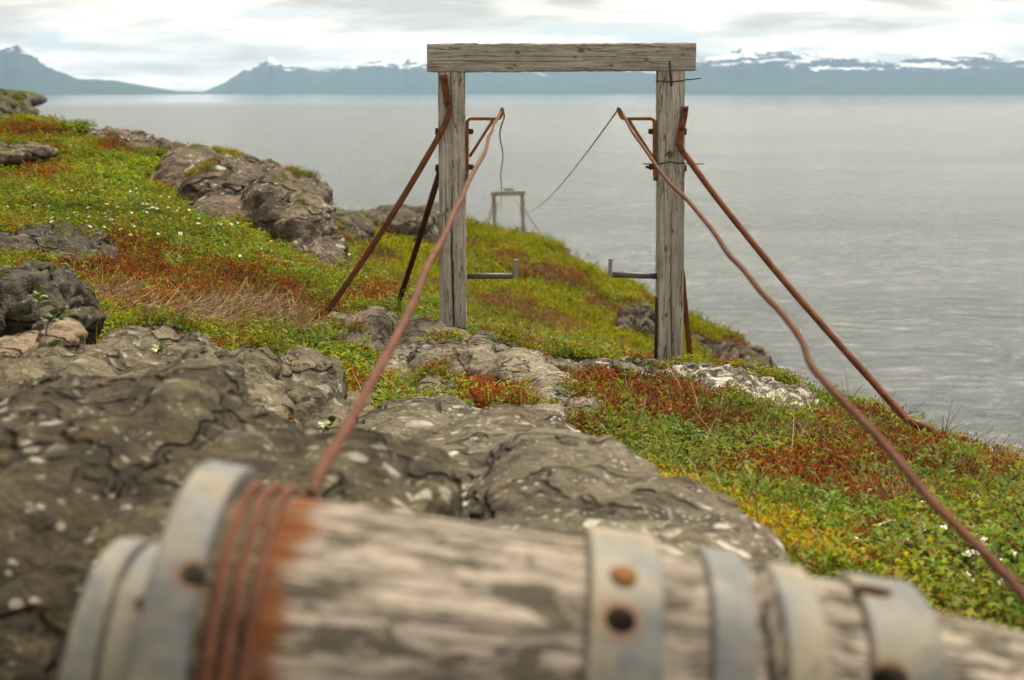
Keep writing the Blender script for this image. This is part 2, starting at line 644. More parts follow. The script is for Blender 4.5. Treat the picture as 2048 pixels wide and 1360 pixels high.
def mat_leaf(name, rough=.55, trans=.3, gloss=.35):
    m, nt, out = new_mat(name)
    at = nt.new('ShaderNodeAttribute')
    at.attribute_name = 'tint'
    p = nt.new('ShaderNodeBsdfPrincipled')
    nt.l.new(at.outputs['Color'], p.inputs['Base Color'])
    p.inputs['Roughness'].default_value = rough
    p.inputs['Specular IOR Level'].default_value = gloss * .3
    t = nt.new('ShaderNodeBsdfTranslucent')
    hs = nt.new('ShaderNodeHueSaturation')
    hs.inputs['Saturation'].default_value = 1.1
    hs.inputs['Value'].default_value = 1.2
    nt.l.new(at.outputs['Color'], hs.inputs['Color'])
    nt.l.new(hs.outputs[0], t.inputs['Color'])
    mx = nt.new('ShaderNodeMixShader')
    mx.inputs[0].default_value = trans
    nt.l.new(p.outputs[0], mx.inputs[1]); nt.l.new(t.outputs[0], mx.inputs[2])
    nt.l.new(mx.outputs[0], out.inputs['Surface'])
    return m


def mat_plain(name, col, rough=.6, var=.25, scale=40, metal=0.0):
    m, nt, out = new_mat(name)
    n = nt.noise(nt.coords('Object'), scale, 4, .6)
    principled(nt, out, nt.mix(nt.math('MULTIPLY', n, 1.0), tuple(c * (1 - var) for c in col), tuple(c * (1 + var) for c in col)), rough, metal)
    return m


# ------------------------------------------------------------------ water and far mountains
wv, wf = [], []
mesh_object("water", [(-45000, -40, WATER_Z), (45000, -40, WATER_Z), (45000, 45000, WATER_Z), (-45000, 45000, WATER_Z)], [(0, 1, 2, 3)], mat_water(), smooth=False)['kind'] = 'structure'


def interp(xs, pts, k=1):
    a = np.array(sorted([(p[0], p[k]) for p in pts]))
    return np.interp(xs, a[:, 0], a[:, 1])


def mountains(line, d, depth, mat, seed, u0, u1, rough=.55):
    """a range whose crest follows the given skyline at distance d; its shore lies depth metres nearer"""
    nu, nd = 560, 70
    us = np.linspace(u0, u1, nu)
    hv = interp(us, line)
    crest = P_np(us, hv, np.full(nu, float(d)))
    H = crest[:, 2] - WATER_Z
    jag = fbm(p2(us / 26.0, us * 0 + seed), 5, seed, .55)
    H = H * (1 + .24 * jag * np.clip(H / 300.0, 0, 1))
    H = np.maximum(H, 2)
    ax = (us - 1024) / FPX
    ts = np.linspace(-1, 1, nd)
    V = []
    for t in ts:
        y = d + t * depth
        x = ax * y / math.cos(PITCH) * 1.0
        q = p2(x / 1500.0, np.full(nu, y / 1500.0), seed * 3.1)
        n = fbm(q, 6, seed, .55, True)
        prof = max(0.0, 1 - abs(t)) ** .85
        env = 4 * prof * (1 - prof)
        z = WATER_Z - 6 + H * prof + H * rough * env * n + 6 * (prof > .02)
        V.append(np.stack([x, np.full(nu, y) + 350 * n * env, z], -1))
    V = np.concatenate(V)
    i = np.arange(nu - 1)[None, :] + nu * np.arange(nd - 1)[:, None]
    i = i.ravel()
    F = np.stack([i, i + 1, i + nu + 1, i + nu], -1)
    o = fast_mesh("mountains", V, F, mat, smooth=True)
    o['kind'] = 'structure'
    return o


# distances in metres
mountains([(-500, 90), (-250, 70), (-60, 98), (0, 92), (42, 94), (62, 104), (95, 124), (130, 145), (165, 158), (200, 160), (245, 161), (290, 168), (340, 178), (362, 182.5), (430, 184.5), (520, 186)],
          12000, 2200, mat_mountain("mountain_rock_west", 200, 420, .40), 3, -500, 520)
mountains([(395, 186), (425, 184), (470, 163), (500, 145), (525, 131), (545, 128), (556, 121), (572, 128), (590, 134), (606, 129), (625, 138), (640, 143), (665, 138), (690, 132), (715, 136), (740, 128), (765, 121), (800, 124),
           (830, 120), (870, 126), (920, 128), (1000, 126), (1080, 132), (1200, 130), (1300, 130), (1400, 125), (1500, 130), (1560, 150), (1650, 186)],
          15500, 2600, mat_mountain("mountain_rock_north", 80, 300, .85), 5, 395, 1650)
mountains([(1180, 186), (1250, 165), (1320, 140), (1390, 121), (1430, 109), (1470, 103), (1520, 107), (1570, 106), (1620, 112), (1700, 117), (1750, 123), (1800, 123), (1850, 113), (1900, 108), (1960, 111), (2048, 115), (2300, 108), (2600, 130)],
          15000, 2600, mat_mountain("mountain_rock_east", 90, 370, .86), 9, 1180, 2600)
mountains([(780, 186), (900, 179), (1010, 172), (1100, 178), (1190, 168), (1290, 174), (1400, 166), (1520, 172), (1640, 158), (1760, 160), (1900, 150), (2048, 155), (2300, 150), (2600, 160)],
          12600, 1300, mat_mountain("foothill_rock", 900, 1200, 0), 13, 780, 2600)


# ------------------------------------------------------------------ terrain surfaces
class Surface:
    """height of the ground: a thin-plate surface through measured places, that falls away behind its crest"""
    def __init__(self, pts, crest, drop, seed, amp, floor=-30.0, extra=()):
        self.c = []
        for (u, v, d) in list(pts) + list(crest):
            p = P(u, v, d)
            self.c.append((p.x / d, math.log(d), p.z / d))
        for (x, y, z) in extra:
            self.c.append((x / y, math.log(y), z / y))
        self.c = np.array(self.c)
        q = self._q(self.c[:, 0], self.c[:, 1])
        n = len(q)
        K = self._k(np.sqrt(((q[:, None] - q[None]) ** 2).sum(-1))) + np.eye(n) * 2e-3
        A = np.zeros((n + 3, n + 3))
        A[:n, :n] = K
        A[:n, n] = 1; A[:n, n + 1:] = q
        A[n, :n] = 1; A[n + 1:, :n] = q.T
        b = np.zeros(n + 3); b[:n] = self.c[:, 2]
        self.w = np.linalg.solve(A, b)
        self.q = q
        cr = [(P(u, v, d).x / d, d) for u, v, d in crest]
        self.ca = np.array([c[0] for c in cr]); self.cd = np.array([c[1] for c in cr])
        self.drop = np.array([(P(u, 680, 1).x, b) for u, b in drop])
        self.seed, self.amp, self.floor = seed, amp, floor

    def _q(self, a, l):
        return np.stack([a * 6.0, l * 2.0], -1)

    def _k(self, r):
        r = np.maximum(r, 1e-9)
        return r * r * np.log(r)

    def e(self, a, l):
        out = np.empty(len(a))
        for s in range(0, len(a), 40000):
            q = self._q(a[s:s + 40000], l[s:s + 40000])
            r = np.sqrt(((q[:, None] - self.q[None]) ** 2).sum(-1))
            n = len(self.q)
            out[s:s + 40000] = self._k(r) @ self.w[:n] + self.w[n] + q @ self.w[n + 1:]
        return out

    def crest(self, a):
        return np.interp(a, self.ca, self.cd)

    def z(self, x, y):
        a = x / y
        yc = self.crest(a)
        yy = np.minimum(y, yc)
        ez = self.e(a, np.log(yy))
        over = np.maximum(0, y - yc)
        b = np.interp(a, self.drop[:, 0], self.drop[:, 1])
        z = ez * y - b * over ** 1.25
        am = self.amp * np.clip(y / 6.0, .5, 4)
        z = z + am * (fbm(p2(x * 1.7, y * 1.7), 3, self.seed) + .45 * fbm(p2(x * 7, y * 7), 3, self.seed + 5))
        return np.maximum(z, self.floor)

    def grid(self, name, mat, a0, a1, na, y0, y1, ny, bare=.012):
        a = np.linspace(a0, a1, na)
        y = np.exp(np.linspace(math.log(y0), math.log(y1), ny))
        Y, A = np.meshgrid(y, a, indexing='ij')
        x = (A * Y).ravel(); yy = Y.ravel()
        z = self.z(x, yy)
        # bedrock that comes near the surface pushes through the turf
        for i in range(len(x)):
            t = on_rock(x[i], yy[i])
            if t is not None and t > z[i] - bare * yy[i]:
                z[i] = min(z[i], t - .012 * yy[i])
        V = np.stack([x, yy, z], -1)
        i = (np.arange(na - 1)[None, :] + na * np.arange(ny - 1)[:, None]).ravel()
        F = np.stack([i, i + 1, i + na + 1, i + na], -1)
        o = fast_mesh(name, V, F, mat, smooth=True)
        o['kind'] = 'structure'
        return o


near_crest = [(-500, 236, 14), (0, 246, 14), (130, 246, 14), (200, 262, 13.6), (290, 291, 13), (380, 304, 12.7), (450, 322, 12.5), (530, 350, 12.3), (600, 400, 12), (640, 460, 11.6),
              (665, 500, 11), (700, 528, 10.3), (760, 566, 9.3), (860, 616, 8.3), (940, 666, 7.7), (1100, 692, 7.4), (1240, 722, 7.1), (1310, 745, 6.6), (1400, 760, 6.3), (1520, 782, 5.95),
              (1640, 814, 5.4), (1700, 826, 5.2), (1855, 886, 4.8), (2048, 952, 4.4), (2500, 1095, 3.9)]
near_pts = [(0, 330, 11), (0, 420, 8), (0, 520, 5.6), (200, 330, 11.2), (350, 350, 11.6), (200, 430, 8), (400, 430, 9.4), (200, 520, 6), (400, 520, 7), (600, 560, 7.3), (660, 614, 6.4),
            (500, 600, 6.0), (300, 600, 5.0), (200, 660, 4.4), (450, 680, 4.9), (600, 700, 5.0), (750, 640, 6.4), (908, 680, 5.95), (1340, 752, 5.9), (1100, 730, 5.5), (1200, 800, 4.7),
            (1000, 770, 4.9), (850, 800, 4.45), (700, 760, 4.6), (600, 850, 3.9), (900, 850, 3.9), (1100, 900, 3.6), (1300, 900, 3.75), (1500, 850, 4.4), (1700, 886, 4.3), (1500, 950, 3.6),
            (1700, 1000, 3.4), (1900, 1000, 3.5), (2048, 1050, 3.2), (1400, 1000, 3.2), (1600, 1080, 2.8), (1800, 1150, 2.65), (2048, 1240, 2.4), (2300, 1200, 2.5), (2300, 1100, 3.0),
            (0, 760, 3.6), (-300, 420, 8), (-300, 600, 4.5), (0, 640, 4.2), (0, 900, 2.9), (300, 860, 3.3), (1500, 1120, 2.5), (1300, 1010, 3.0)]
near_extra = [(0, 1.2, -.98), (0, 2.0, -.98), (-.5, 1.2, -.95), (.5, 1.2, -.98), (.6, 1.9, -.95), (-.6, 2, -.92), (0, .4, -1.0), (-.2, .4, -1.0), (.2, .4, -1.0)]
HILL = Surface(near_pts, near_crest, [(-600, .5), (400, .55), (700, .4), (1100, .5), (1400, 1.0), (1700, 1.3), (2500, 1.3)], 21, .036, extra=near_extra)
knoll_crest = [(300, 452, 26), (500, 455, 26), (640, 455, 28), (730, 458, 32), (800, 453, 36), (900, 455, 42), (940, 468, 44), (1000, 482, 46), (1060, 494, 45), (1120, 512, 42), (1150, 547, 39),
               (1220, 572, 36), (1300, 617, 33), (1330, 642, 31), (1380, 657, 30), (1440, 682, 28.5), (1500, 715, 27), (1540, 760, 26), (1570, 840, 25), (1650, 960, 24)]
knoll_pts = [(560, 530, 13), (700, 565, 13), (860, 650, 13), (1000, 695, 13), (1150, 725, 13), (1300, 770, 13), (1450, 810, 14), (660, 478, 20), (700, 492, 18), (900, 560, 20), (1000, 605, 18), (1000, 540, 25),
             (1100, 605, 22), (1150, 655, 20), (1250, 655, 24), (1200, 602, 27), (1350, 725, 22), (1450, 745, 24), (1560, 900, 18)]
KNOLL = Surface(knoll_pts, knoll_crest, [(300, .5), (1000, .6), (1300, 1.2), (1600, 2.0)], 33, .085)
# ------------------------------------------------------------------ rocks
ROCK_V, ROCK_F, ROCK_TOPS = [], [], []


def rot_view(roll):
    return Matrix.Rotation(R(roll), 3, 'Y')


def rock(name, label, lumps, mat, voxel, amp, freq, crack=.3, seed=1, smooth=6, cat="rock", group=None, collide=True, facet=0.0):
    """bedrock or boulder: overlapping lumps fused into one body, then weathered.
    lump = (u, v, d, half width px, half height px, half depth m[, roll, box])"""
    bm = bmesh.new()
    ctr = Vector((0, 0, 0))
    for L in lumps:
        ctr += P(*L[:3])
    ctr /= len(lumps)
    rnd = random.Random(seed)
    for L in lumps:
        u, v, d, ru, rv, rd = L[:6]
        roll = L[6] if len(L) > 6 else 0
        box = L[7] if len(L) > 7 else 2.6
        c = P(u, v, d) - ctr
        k = d * 1.005 / FPX
        q = rot_view(-roll) @ Matrix.Rotation(R(rnd.uniform(-12, 12)), 3, 'Z')
        res = bmesh.ops.create_icosphere(bm, subdivisions=4, radius=1)
        for vv in res['verts']:
            n = vv.co
            s = (abs(n.x) ** box + abs(n.y) ** box + abs(n.z) ** box) ** (-1 / box)
            n = n * s
            vv.co = c + q @ Vector((n.x * ru * k, n.y * rd, n.z * rv * k))
    me = bpy.data.meshes.new(name)
    bm.to_mesh(me); bm.free()
    o = bpy.data.objects.new(name, me)
    COL.objects.link(o)
    rm = o.modifiers.new("r", 'REMESH'); rm.mode = 'VOXEL'; rm.voxel_size = voxel
    sm = o.modifiers.new("s", 'SMOOTH'); sm.iterations = smooth; sm.factor = .5
    dg = bpy.context.evaluated_depsgraph_get()
    me2 = bpy.data.meshes.new_from_object(o.evaluated_get(dg))
    o.modifiers.clear()
    o.data = me2
    bpy.data.meshes.remove(me)
    me2.name = name
    n = len(me2.vertices)
    co = np.empty(n * 3); me2.vertices.foreach_get('co', co); co = co.reshape(-1, 3)
    no = np.empty(n * 3); me2.vertices.foreach_get('normal', no); no = no.reshape(-1, 3)
    off = np.array([seed * 3.7, seed * 1.3, seed * 5.1])
    # foliation dips to one side, so stretch the noise along it
    cs, sn = math.cos(.6), math.sin(.6)
    pr = np.stack([co[:, 0] * cs + co[:, 2] * sn, co[:, 1], (-co[:, 0] * sn + co[:, 2] * cs) * 2.1], -1)
    wp = pr * freq + off + .35 * np.stack([vnoise(pr * freq * 2 + 5, 3), vnoise(pr * freq * 2 + 9, 4), vnoise(pr * freq * 2 + 2, 6)], -1)
    h = amp * (.9 * fbm(pr * freq + off, 5, seed, .55) + .5 * fbm(pr * freq * .45 + off, 3, seed + 3, .5, True))
    if crack > 0:
        f1, f2 = cells(wp * .8, seed)
        h = h - amp * crack * 2.2 * np.exp(-((f2 - f1) / .10) ** 2)
        h = h + amp * facet * (.5 - f1)
    # broken layers: little steps along the foliation
    st = pr[:, 2] * freq * 1.5 + .8 * fbm(pr * freq * .8 + off, 3, seed + 21)
    fr = st - np.floor(st)
    h = h + amp * .5 * (np.minimum(fr / .85, (1 - fr) / .15) - .5)
    h = h + amp * .16 * fbm(pr * freq * 8 + off, 3, seed + 9)
    co = co + no * h[:, None]
    me2.vertices.foreach_set('co', co.ravel())
    me2.polygons.foreach_set('use_smooth', np.ones(len(me2.polygons), dtype=bool))
    me2.materials.clear()
    me2.materials.append(mat)
    me2.update()
    o.location = ctr
    tag(o, label, cat, group)
    if collide:
        ROCK_TOPS.append((co + np.array(ctr), no.copy(), name, seed))
        base_i = sum(len(x) for x in ROCK_V)
        ROCK_V.append(co + np.array(ctr))
        ROCK_F.extend([tuple(i + base_i for i in p.vertices) for p in me2.polygons])
    return o


m_dark = mat_rock("dark_lichen_rock", (.042, .035, .022), (.092, .078, .052), .75, .5, .12, 0, 1.0, .35)
m_grey = mat_rock("grey_rock", (.165, .145, .108), (.26, .232, .18), .62, .45, .22, 0, 1.0, .5)
m_slab = mat_rock("slab_rock", (.09, .078, .056), (.165, .145, .108), .62, .85, .12, 0, 1.2, .4)
m_knuckle = mat_rock("lumpy_rock", (.105, .09, .062), (.19, .163, .118), .65, .4, .22, 0, 1.0, .4)
m_lichen = mat_rock("white_lichen_rock", (.10, .085, .075), (.17, .15, .13), .7, .95, .15, 0, 1.3, .2, patch=.95)
m_cliff = mat_rock("cliff_rock", (.105, .085, .066), (.19, .155, .122), .62, .7, .35, .15, .42, .35)
m_black = mat_rock("black_rock", (.055, .05, .045), (.10, .09, .075), .5, .3, .15, .1, .9, .3)
m_brown = mat_rock("brown_rock", (.23, .175, .125), (.30, .235, .17), .35, .2, .3, 0, 1.6, .3)
m_far = mat_rock("headland_rock", (.065, .055, .043), (.125, .108, .085), .6, .5, .3, .08, .3, .3)
m_mossy = mat_rock("mossy_rock", (.10, .085, .07), (.16, .14, .11), .5, .4, .2, .62, .25, .3)

rock("rock_outcrop", "big dark bedrock hump speckled with pale lichen behind the hub of the wooden roller",
     [(100, 1170, 1.95, 470, 385, .62), (430, 1140, 1.8, 290, 262, .48), (610, 1150, 1.68, 230, 215, .42), (730, 1200, 1.58, 130, 195, .34), (40, 930, 1.9, 130, 130, .3), (330, 900, 2.05, 180, 130, .3)],
     m_dark, .014, .032, 3.2, .16, 2, 8)
rock("rock_outcrop", "long grey slab with white lichen discs lying just beyond the wooden roller",
     [(790, 1050, 2.75, 200, 190, .7), (960, 1090, 2.5, 240, 214, .65, -5), (1150, 1150, 2.2, 250, 222, .6, -12), (1310, 1220, 1.95, 225, 205, .48, -12), (1440, 1270, 1.8, 150, 185, .36), (1150, 1270, 1.62, 420, 195, .28)],
     m_slab, .014, .021, 3.6, .15, 4, 8)
rock("rock_outcrop", "lumpy grey brown bedrock knuckles between the dark hump and the heath",
     [(50, 800, 2.9, 95, 77, .3), (165, 795, 3.0, 85, 82, .3), (285, 742, 3.5, 85, 80, .3), (335, 790, 3.05, 105, 72, .3), (390, 835, 2.9, 90, 90, .28), (490, 815, 3.15, 76, 92, .34, -18), (598, 812, 3.5, 80, 90, .34, -24),
      (450, 880, 2.8, 150, 80, .3), (660, 870, 3.3, 60, 52, .2), (380, 735, 3.4, 60, 48, .2)],
     m_knuckle, .012, .024, 4.5, .3, 6, 3)
rock("rock_outcrop", "grey ribbed bedrock ridge running down from the foot of the post with the cracked face",
     [(735, 695, 5.5, 62, 66, .4), (825, 716, 5.5, 85, 62, .45), (900, 734, 5.5, 75, 60, .45), (980, 745, 5.15, 74, 62, .4, -15), (1045, 780, 4.85, 70, 68, .36, -25), (1105, 817, 4.55, 66, 64, .34, -30), (1165, 854, 4.3, 52, 56, .3, -35),
      (880, 752, 4.9, 62, 72, .26), (800, 768, 4.85, 66, 44, .24, -32), (865, 805, 4.55, 46, 48, .22, -30)],
     m_grey, .012, .024, 4.5, .2, 11, 3)
rock("rock_outcrop", "small grey rock shelf between the ribbed ridge and the long slab",
     [(1060, 874, 3.8, 68, 52, .28), (1125, 920, 3.52, 58, 42, .22, -30), (1180, 952, 3.35, 46, 30, .18, -30), (945, 852, 3.95, 52, 18, .16)],
     m_grey, .009, .024, 7, .4, 14, 2)
rock("rock_outcrop", "flat dark rock splashed with white lichen under the post with the bent nail",
     [(1190, 786, 5.45, 95, 44, .4, -6), (1335, 806, 5.4, 130, 62, .5, -4), (1455, 806, 5.15, 110, 56, .44, -6), (1560, 820, 4.95, 88, 38, .36, -10)],
     m_lichen, .012, .03, 5, .4, 17, 2)
rock("rock_outcrop", "blackish mossy rock with leafy sprigs growing from its face",
     [(50, 628, 3.95, 98, 86, .35), (112, 655, 3.85, 58, 70, .25), (-60, 640, 3.9, 80, 90, .4)],
     m_black, .012, .045, 4.5, .5, 19, 3)
rock("boulder", "rounded brown boulder at the foot of the blackish mossy rock",
     [(122, 688, 3.5, 42, 46, .13)], m_brown, .008, .014, 8, .2, 23, 4, cat="boulder")
rock("boulder", "low tawny boulder half buried beside the rounded brown boulder",
     [(35, 712, 3.42, 62, 34, .16)], m_brown, .008, .014, 8, .2, 25, 4, cat="boulder")
rock("rock_outcrop", "low dark rock sheet among red heath uphill of the blackish mossy rock",
     [(60, 506, 6.0, 140, 50, .5), (160, 530, 5.7, 60, 30, .3)], m_black, .016, .035, 4.5, .4, 29, 3)
rock("rock_outcrop", "pale grey flat rock set in the top of the heath slope",
     [(5, 304, 10.4, 84, 18, .5, -2)], m_cliff, .02, .03, 3, .3, 31, 3)
rock("rock_outcrop", "large rugged cliff end of the heath slope dropping towards the water",
     [(420, 385, 11.3, 110, 78, .9, -10), (505, 420, 10.6, 110, 92, .9, -12), (570, 452, 10.0, 82, 104, .8, -14), (600, 480, 9.6, 62, 84, .7), (510, 480, 9.7, 130, 62, .6, -22), (625, 512, 9.2, 62, 44, .5, -20), (672, 538, 8.9, 44, 20, .4, -25),
      (536, 350, 10.5, 20, 22, .3), (560, 362, 10.3, 18, 20, .3), (600, 382, 10.2, 18, 18, .3)],
     m_cliff, .024, .065, 2.4, .12, 37, 5)
rock("rock_outcrop", "low grey rock rim along the skyline of the heath slope",
     [(250, 296, 13.6, 60, 34, .6, -10), (330, 312, 13.2, 70, 22, .5, -8), (400, 322, 12.9, 50, 20, .4, -8)], m_cliff, .03, .06, 2.4, .4, 41, 2)
rock("boulder", "square topped grey block standing on the green headland",
     [(808, 472, 25, 78, 50, 1.4, 0, 9), (752, 450, 24.6, 22, 30, .9, 0, 7)], m_far, .06, .10, .9, .35, 43, 1, cat="boulder")
rock("boulder", "low dark boulder between the cliff and the square topped block",
     [(684, 470, 20, 48, 32, 1.0, -8)], m_far, .05, .16, 1.0, .4, 47, 2, cat="boulder")
rock("rock_outcrop", "dark rounded crag with a moss cap above the end of the heath slope",
     [(-36, 236, 22, 64, 50, 2.0), (-4, 240, 21.5, 30, 36, 1.0)], m_mossy, .06, .17, .9, .4, 53, 3, collide=False)
rock("rock_outcrop", "low green skerry lying in the water beyond the moss capped crag",
     [(-40, 200, 160, 90, 17, 12)], m_mossy, .4, .6, .12, .2, 59, 2, collide=False)
rock("boulder", "small dark boulder perched on the seaward edge of the headland",
     [(1238, 580, 36.4, 16, 19, .5, -15)], m_far, .035, .08, 1.6, .4, 61, 2, cat="boulder", collide=True)
rock("rock_outcrop", "grey broken rock face low on the headland seen beside the post with the bent nail",
     [(1268, 672, 23.5, 42, 48, 1.0, 0, 4), (1300, 690, 23.2, 30, 44, 1.0, 0, 4), (1225, 690, 22.5, 24, 24, .7)], m_far, .045, .16, 1.3, .6, 67, 1, facet=.8)
rock("rock_outcrop", "craggy dark cliff rocks at the tip of the green headland",
     [(1412, 740, 24.2, 34, 50, 1.1, -10, 4), (1468, 742, 24, 34, 46, 1.2, -10, 4), (1508, 756, 24, 30, 48, 1.2, 0, 4), (1528, 790, 24, 18, 50, 1.0, 0, 4), (1385, 720, 25, 22, 34, .8)], m_far, .045, .17, 1.3, .6, 71, 1, facet=.8)
rock("boulder", "pale brown rock patch on the headland behind the pipe arm of the cracked post",
     [(1045, 604, 24, 44, 9, .6, -5)], m_far, .04, .07, 1.6, .4, 73, 2, cat="boulder")
rock("boulder", "greyish rock patch just under the skyline of the headland",
     [(1100, 525, 40, 26, 12, .7, -30)], m_far, .05, .1, 1.4, .4, 74, 2, cat="boulder")
rock("boulder", "small grey rock at the seaward drop past the bent brace foot",
     [(2040, 921, 4.5, 34, 14, .2, -8)], m_grey, .01, .02, 6, .3, 83, 2, cat="boulder")
rock("boulder", "small pale rock in the heath where the loose wire leaves the slope",
     [(2044, 1012, 3.6, 36, 22, .15)], m_grey, .01, .02, 6, .3, 89, 2, cat="boulder")
rock("boulder", "small tan rock tucked under the wire beside the lumpy bedrock",
     [(705, 818, 3.9, 36, 24, .12, -15)], m_brown, .008, .018, 7, .3, 97, 2, cat="boulder")

# little pale stones along the far edge of the slab
spots = [(1187, 936, 13), (1208, 946, 16), (1236, 941, 12), (1251, 951, 14), (1276, 943, 10), (1172, 945, 9), (1222, 958, 10)]
for i, (u, v, r) in enumerate(spots):
    rock("stone", "little cream coloured stone in the row along the far edge of the long slab",
         [(u, v + 2, 3.3, r, r * .6, r * 3.3 / FPX, random.uniform(-20, 20))], m_pale if 'm_pale' in globals() else globals().setdefault('m_pale', mat_rock("pale_stone", (.42, .39, .32), (.52, .48, .40), .3, .4, .1, 0, 3, .1)),
         .004, .006, 30, .2, 100 + i, 1, cat="stone", group="cream stones along the slab", collide=False)


for i, (u, v, d, r, q) in enumerate([(690, 642, 5.75, 36, .4), (560, 752, 4.55, 30, .5), (1115, 735, 5.15, 40, .4), (1255, 742, 5.1, 34, .45), (1010, 905, 3.6, 30, .5), (735, 800, 4.3, 28, .5), (640, 660, 5.5, 26, .4), (905, 862, 3.85, 34, .4), (1150, 790, 4.75, 26, .45)]):
    rock("stone", "low grey stone half sunk in the heath between the larger outcrops",
         [(u, v, d, r, r * q, r * d / FPX * 1.1, random.uniform(-25, 10)), (u + r * .7, v + r * .35, d - .05, r * .6, r * q * .7, r * d / FPX * .7)], m_grey, .008, .014, 8, .3, 150 + i, 2, cat="stone", group="sunken grey stones")
ROCK_TREE = BVHTree.FromPolygons([tuple(x) for x in np.concatenate(ROCK_V)], ROCK_F)


def on_rock(x, y):
    """top of the rocks above a place, or None"""
    h = ROCK_TREE.ray_cast(Vector((x, y, 6)), Vector((0, 0, -1)))
    return None if h[0] is None else h[0].z


HILL.grid("hillside", mat_soil("heath_soil", (.035, .026, .014), (.055, .055, .012), (.07, .035, .018)), -.56, .56, 620, .35, 34, 420)

KNOLL.grid("headland", mat_soil("headland_turf", (.10, .10, .018), (.14, .135, .02), (.09, .06, .03)), -.27, .235, 420, 11.5, 90, 330)


# ------------------------------------------------------------------ the wooden frame with its braces and brackets
GD = 5.9                                             # its front face
m_post1 = None
rust = mat_rust("rusty_iron", (.16, .06, .030), (.09, .037, .022), (.22, .095, .046))
rust_dark = mat_rust("dark_rusty_iron", (.075, .036, .026), (.04, .024, .02), (.13, .055, .03))
rust_orange = mat_rust("orange_rusty_iron", (.26, .105, .03), (.12, .065, .035), (.34, .17, .06))
bolt_mat = mat_rust("bolt_iron", (.06, .034, .028), (.035, .025, .022), (.12, .05, .03))
galv = mat_plain("galvanised_pipe", (.085, .088, .085), .65, .4, 60, .1)
galv_light = mat_plain("galvanised_pin", (.22, .22, .205), .6, .25, 60, .1)
black_wire = mat_plain("black_tie_wire", (.035, .033, .03), .6, .3)

frame = empty("timber_portal", P(1120, 700, GD + .06))
tag(frame, "weathered timber portal frame with rusty braces standing on the near rocks", "portal", "timber frames that carry the wires")
K = GD * 1.005 / FPX


def timber(p0, p1, wvec, dvec, notch, name, mat, rings=60, bev=.005):
    """squared timber from p0 to p1 (centres), half-size vectors wvec (across) and dvec (depth), with a drying crack
    in the face that looks along -dvec"""
    p0, p1 = Vector(p0), Vector(p1)
    wl, dl = wvec.length, dvec.length
    wu, du = wvec.normalized(), dvec.normalized()
    R_ = []
    for i in range(rings + 1):
        t = i / rings
        c = p0.lerp(p1, t)
        j = .0028
        c = c + wu * (.0016 * math.sin(4.3 * t + p0.x * 7)) + du * (.002 * math.sin(3.1 * t + 2))
        nx = notch[0] + notch[2] * (t - .5) + .0035 * math.sin(9 * t + 1) + random.uniform(-.0008, .0008)
        nd = notch[1] * (0.55 + .45 * math.sin(5.5 * t + .6)) if notch[1] else 0
        nw = max(.0008, .0035 * nd / .02) if notch[1] else .0008
        pts = [(-wl + bev, -dl), (nx - nw * 2.2, -dl), (nx - nw, -dl + nd * .2), (nx, -dl + nd), (nx + nw, -dl + nd * .2), (nx + nw * 2.2, -dl), (wl - bev, -dl), (wl, -dl + bev),
               (wl, 0), (wl, dl - bev), (wl - bev, dl), (0, dl), (-wl + bev, dl), (-wl, dl - bev), (-wl, 0), (-wl, -dl + bev)]
        R_.append([c + wu * (a + random.uniform(-j, j) * .5) + du * (b + random.uniform(-j, j) * .4) for a, b in pts])
    v, f = loft(R_)
    o = mesh_object(name, v, f, mat, frame)
    me = o.data
    me.polygons.foreach_set('use_smooth', np.zeros(len(me.polygons), dtype=bool))
    return o


def loc(p):
    q = Vector(p) - frame.location
    return (q.x, q.y, q.z)


def knots(*uvr):
    return [(*loc(P(u, v, GD)), r) for u, v, r in uvr]


PW = 26.3 * K
DEP = Vector((0, .054, 0))
pt, pb = P(902.5, 141, GD + .054), P(908, 690, GD + .054)
timber(pb, pt, Vector((PW, 0, 0)), DEP, (.0, .03, .0), "post", mat_wood("post_wood_cracked", 2, knots((895, 420, .007), (922, 160, .006)), .35, .0, tone=(.31, .292, .265), streak=1.0))
qt, qb = P(1340, 141, GD + .054), P(1339, 752, GD + .054)
timber(qb, qt, Vector((PW * .985, 0, 0)), DEP, (.001, .014, -.003), "post", mat_wood("post_wood_knotty", 2, knots((1332, 498, .008), (1333, 630, .008), (1346, 462, .006), (1340, 310, .012)), .35, .0, tone=(.31, .292, .265)))
bl, br = P(855.5, 116, GD + .05), P(1388, 115, GD + .05)
beam = timber(bl, br, Vector((0, 0, 26.6 * K)), Vector((0, .064, 0)), (-.012, .007, .006), "beam", mat_wood("beam_wood", 0, knots((1035, 105, .008), (1162, 102, .011), (1150, 114, .007), (1365, 110, .006), (1222, 131, .007)), .35, .14, tone=(.275, .257, .23)))
# mossy upper edge of the beam
mv, mf = [], []
ms = []
for i in range(90):
    t = i / 89
    c = P(857 + 529 * t, 89.8, GD + .05)
    hh = .0035 + .003 * vnoise(np.array([[t * 40, 1.5, 3]]))[0]
    ms.append([c + Vector((0, -.060, 0)), c + Vector((0, -.055, hh)), c + Vector((0, .05, hh)), c + Vector((0, .056, 0))])
v, f = loft(ms)
mesh_object("moss_crust", v, f, mat_plain("moss_crust", (.16, .15, .04), .95, .5, 90), frame)


def rod(pts, rad, name, mat, flat=None):
    """round brace; flat = (points, width, thickness) of its hammered end"""
    a = tube(smooth_path(pts, 8), rad, 12, .03)
    if flat:
        a = join(a, strap(flat[0], flat[1], flat[2], flat[3]))
    return mesh_object(name, a[0], a[1], mat, frame)


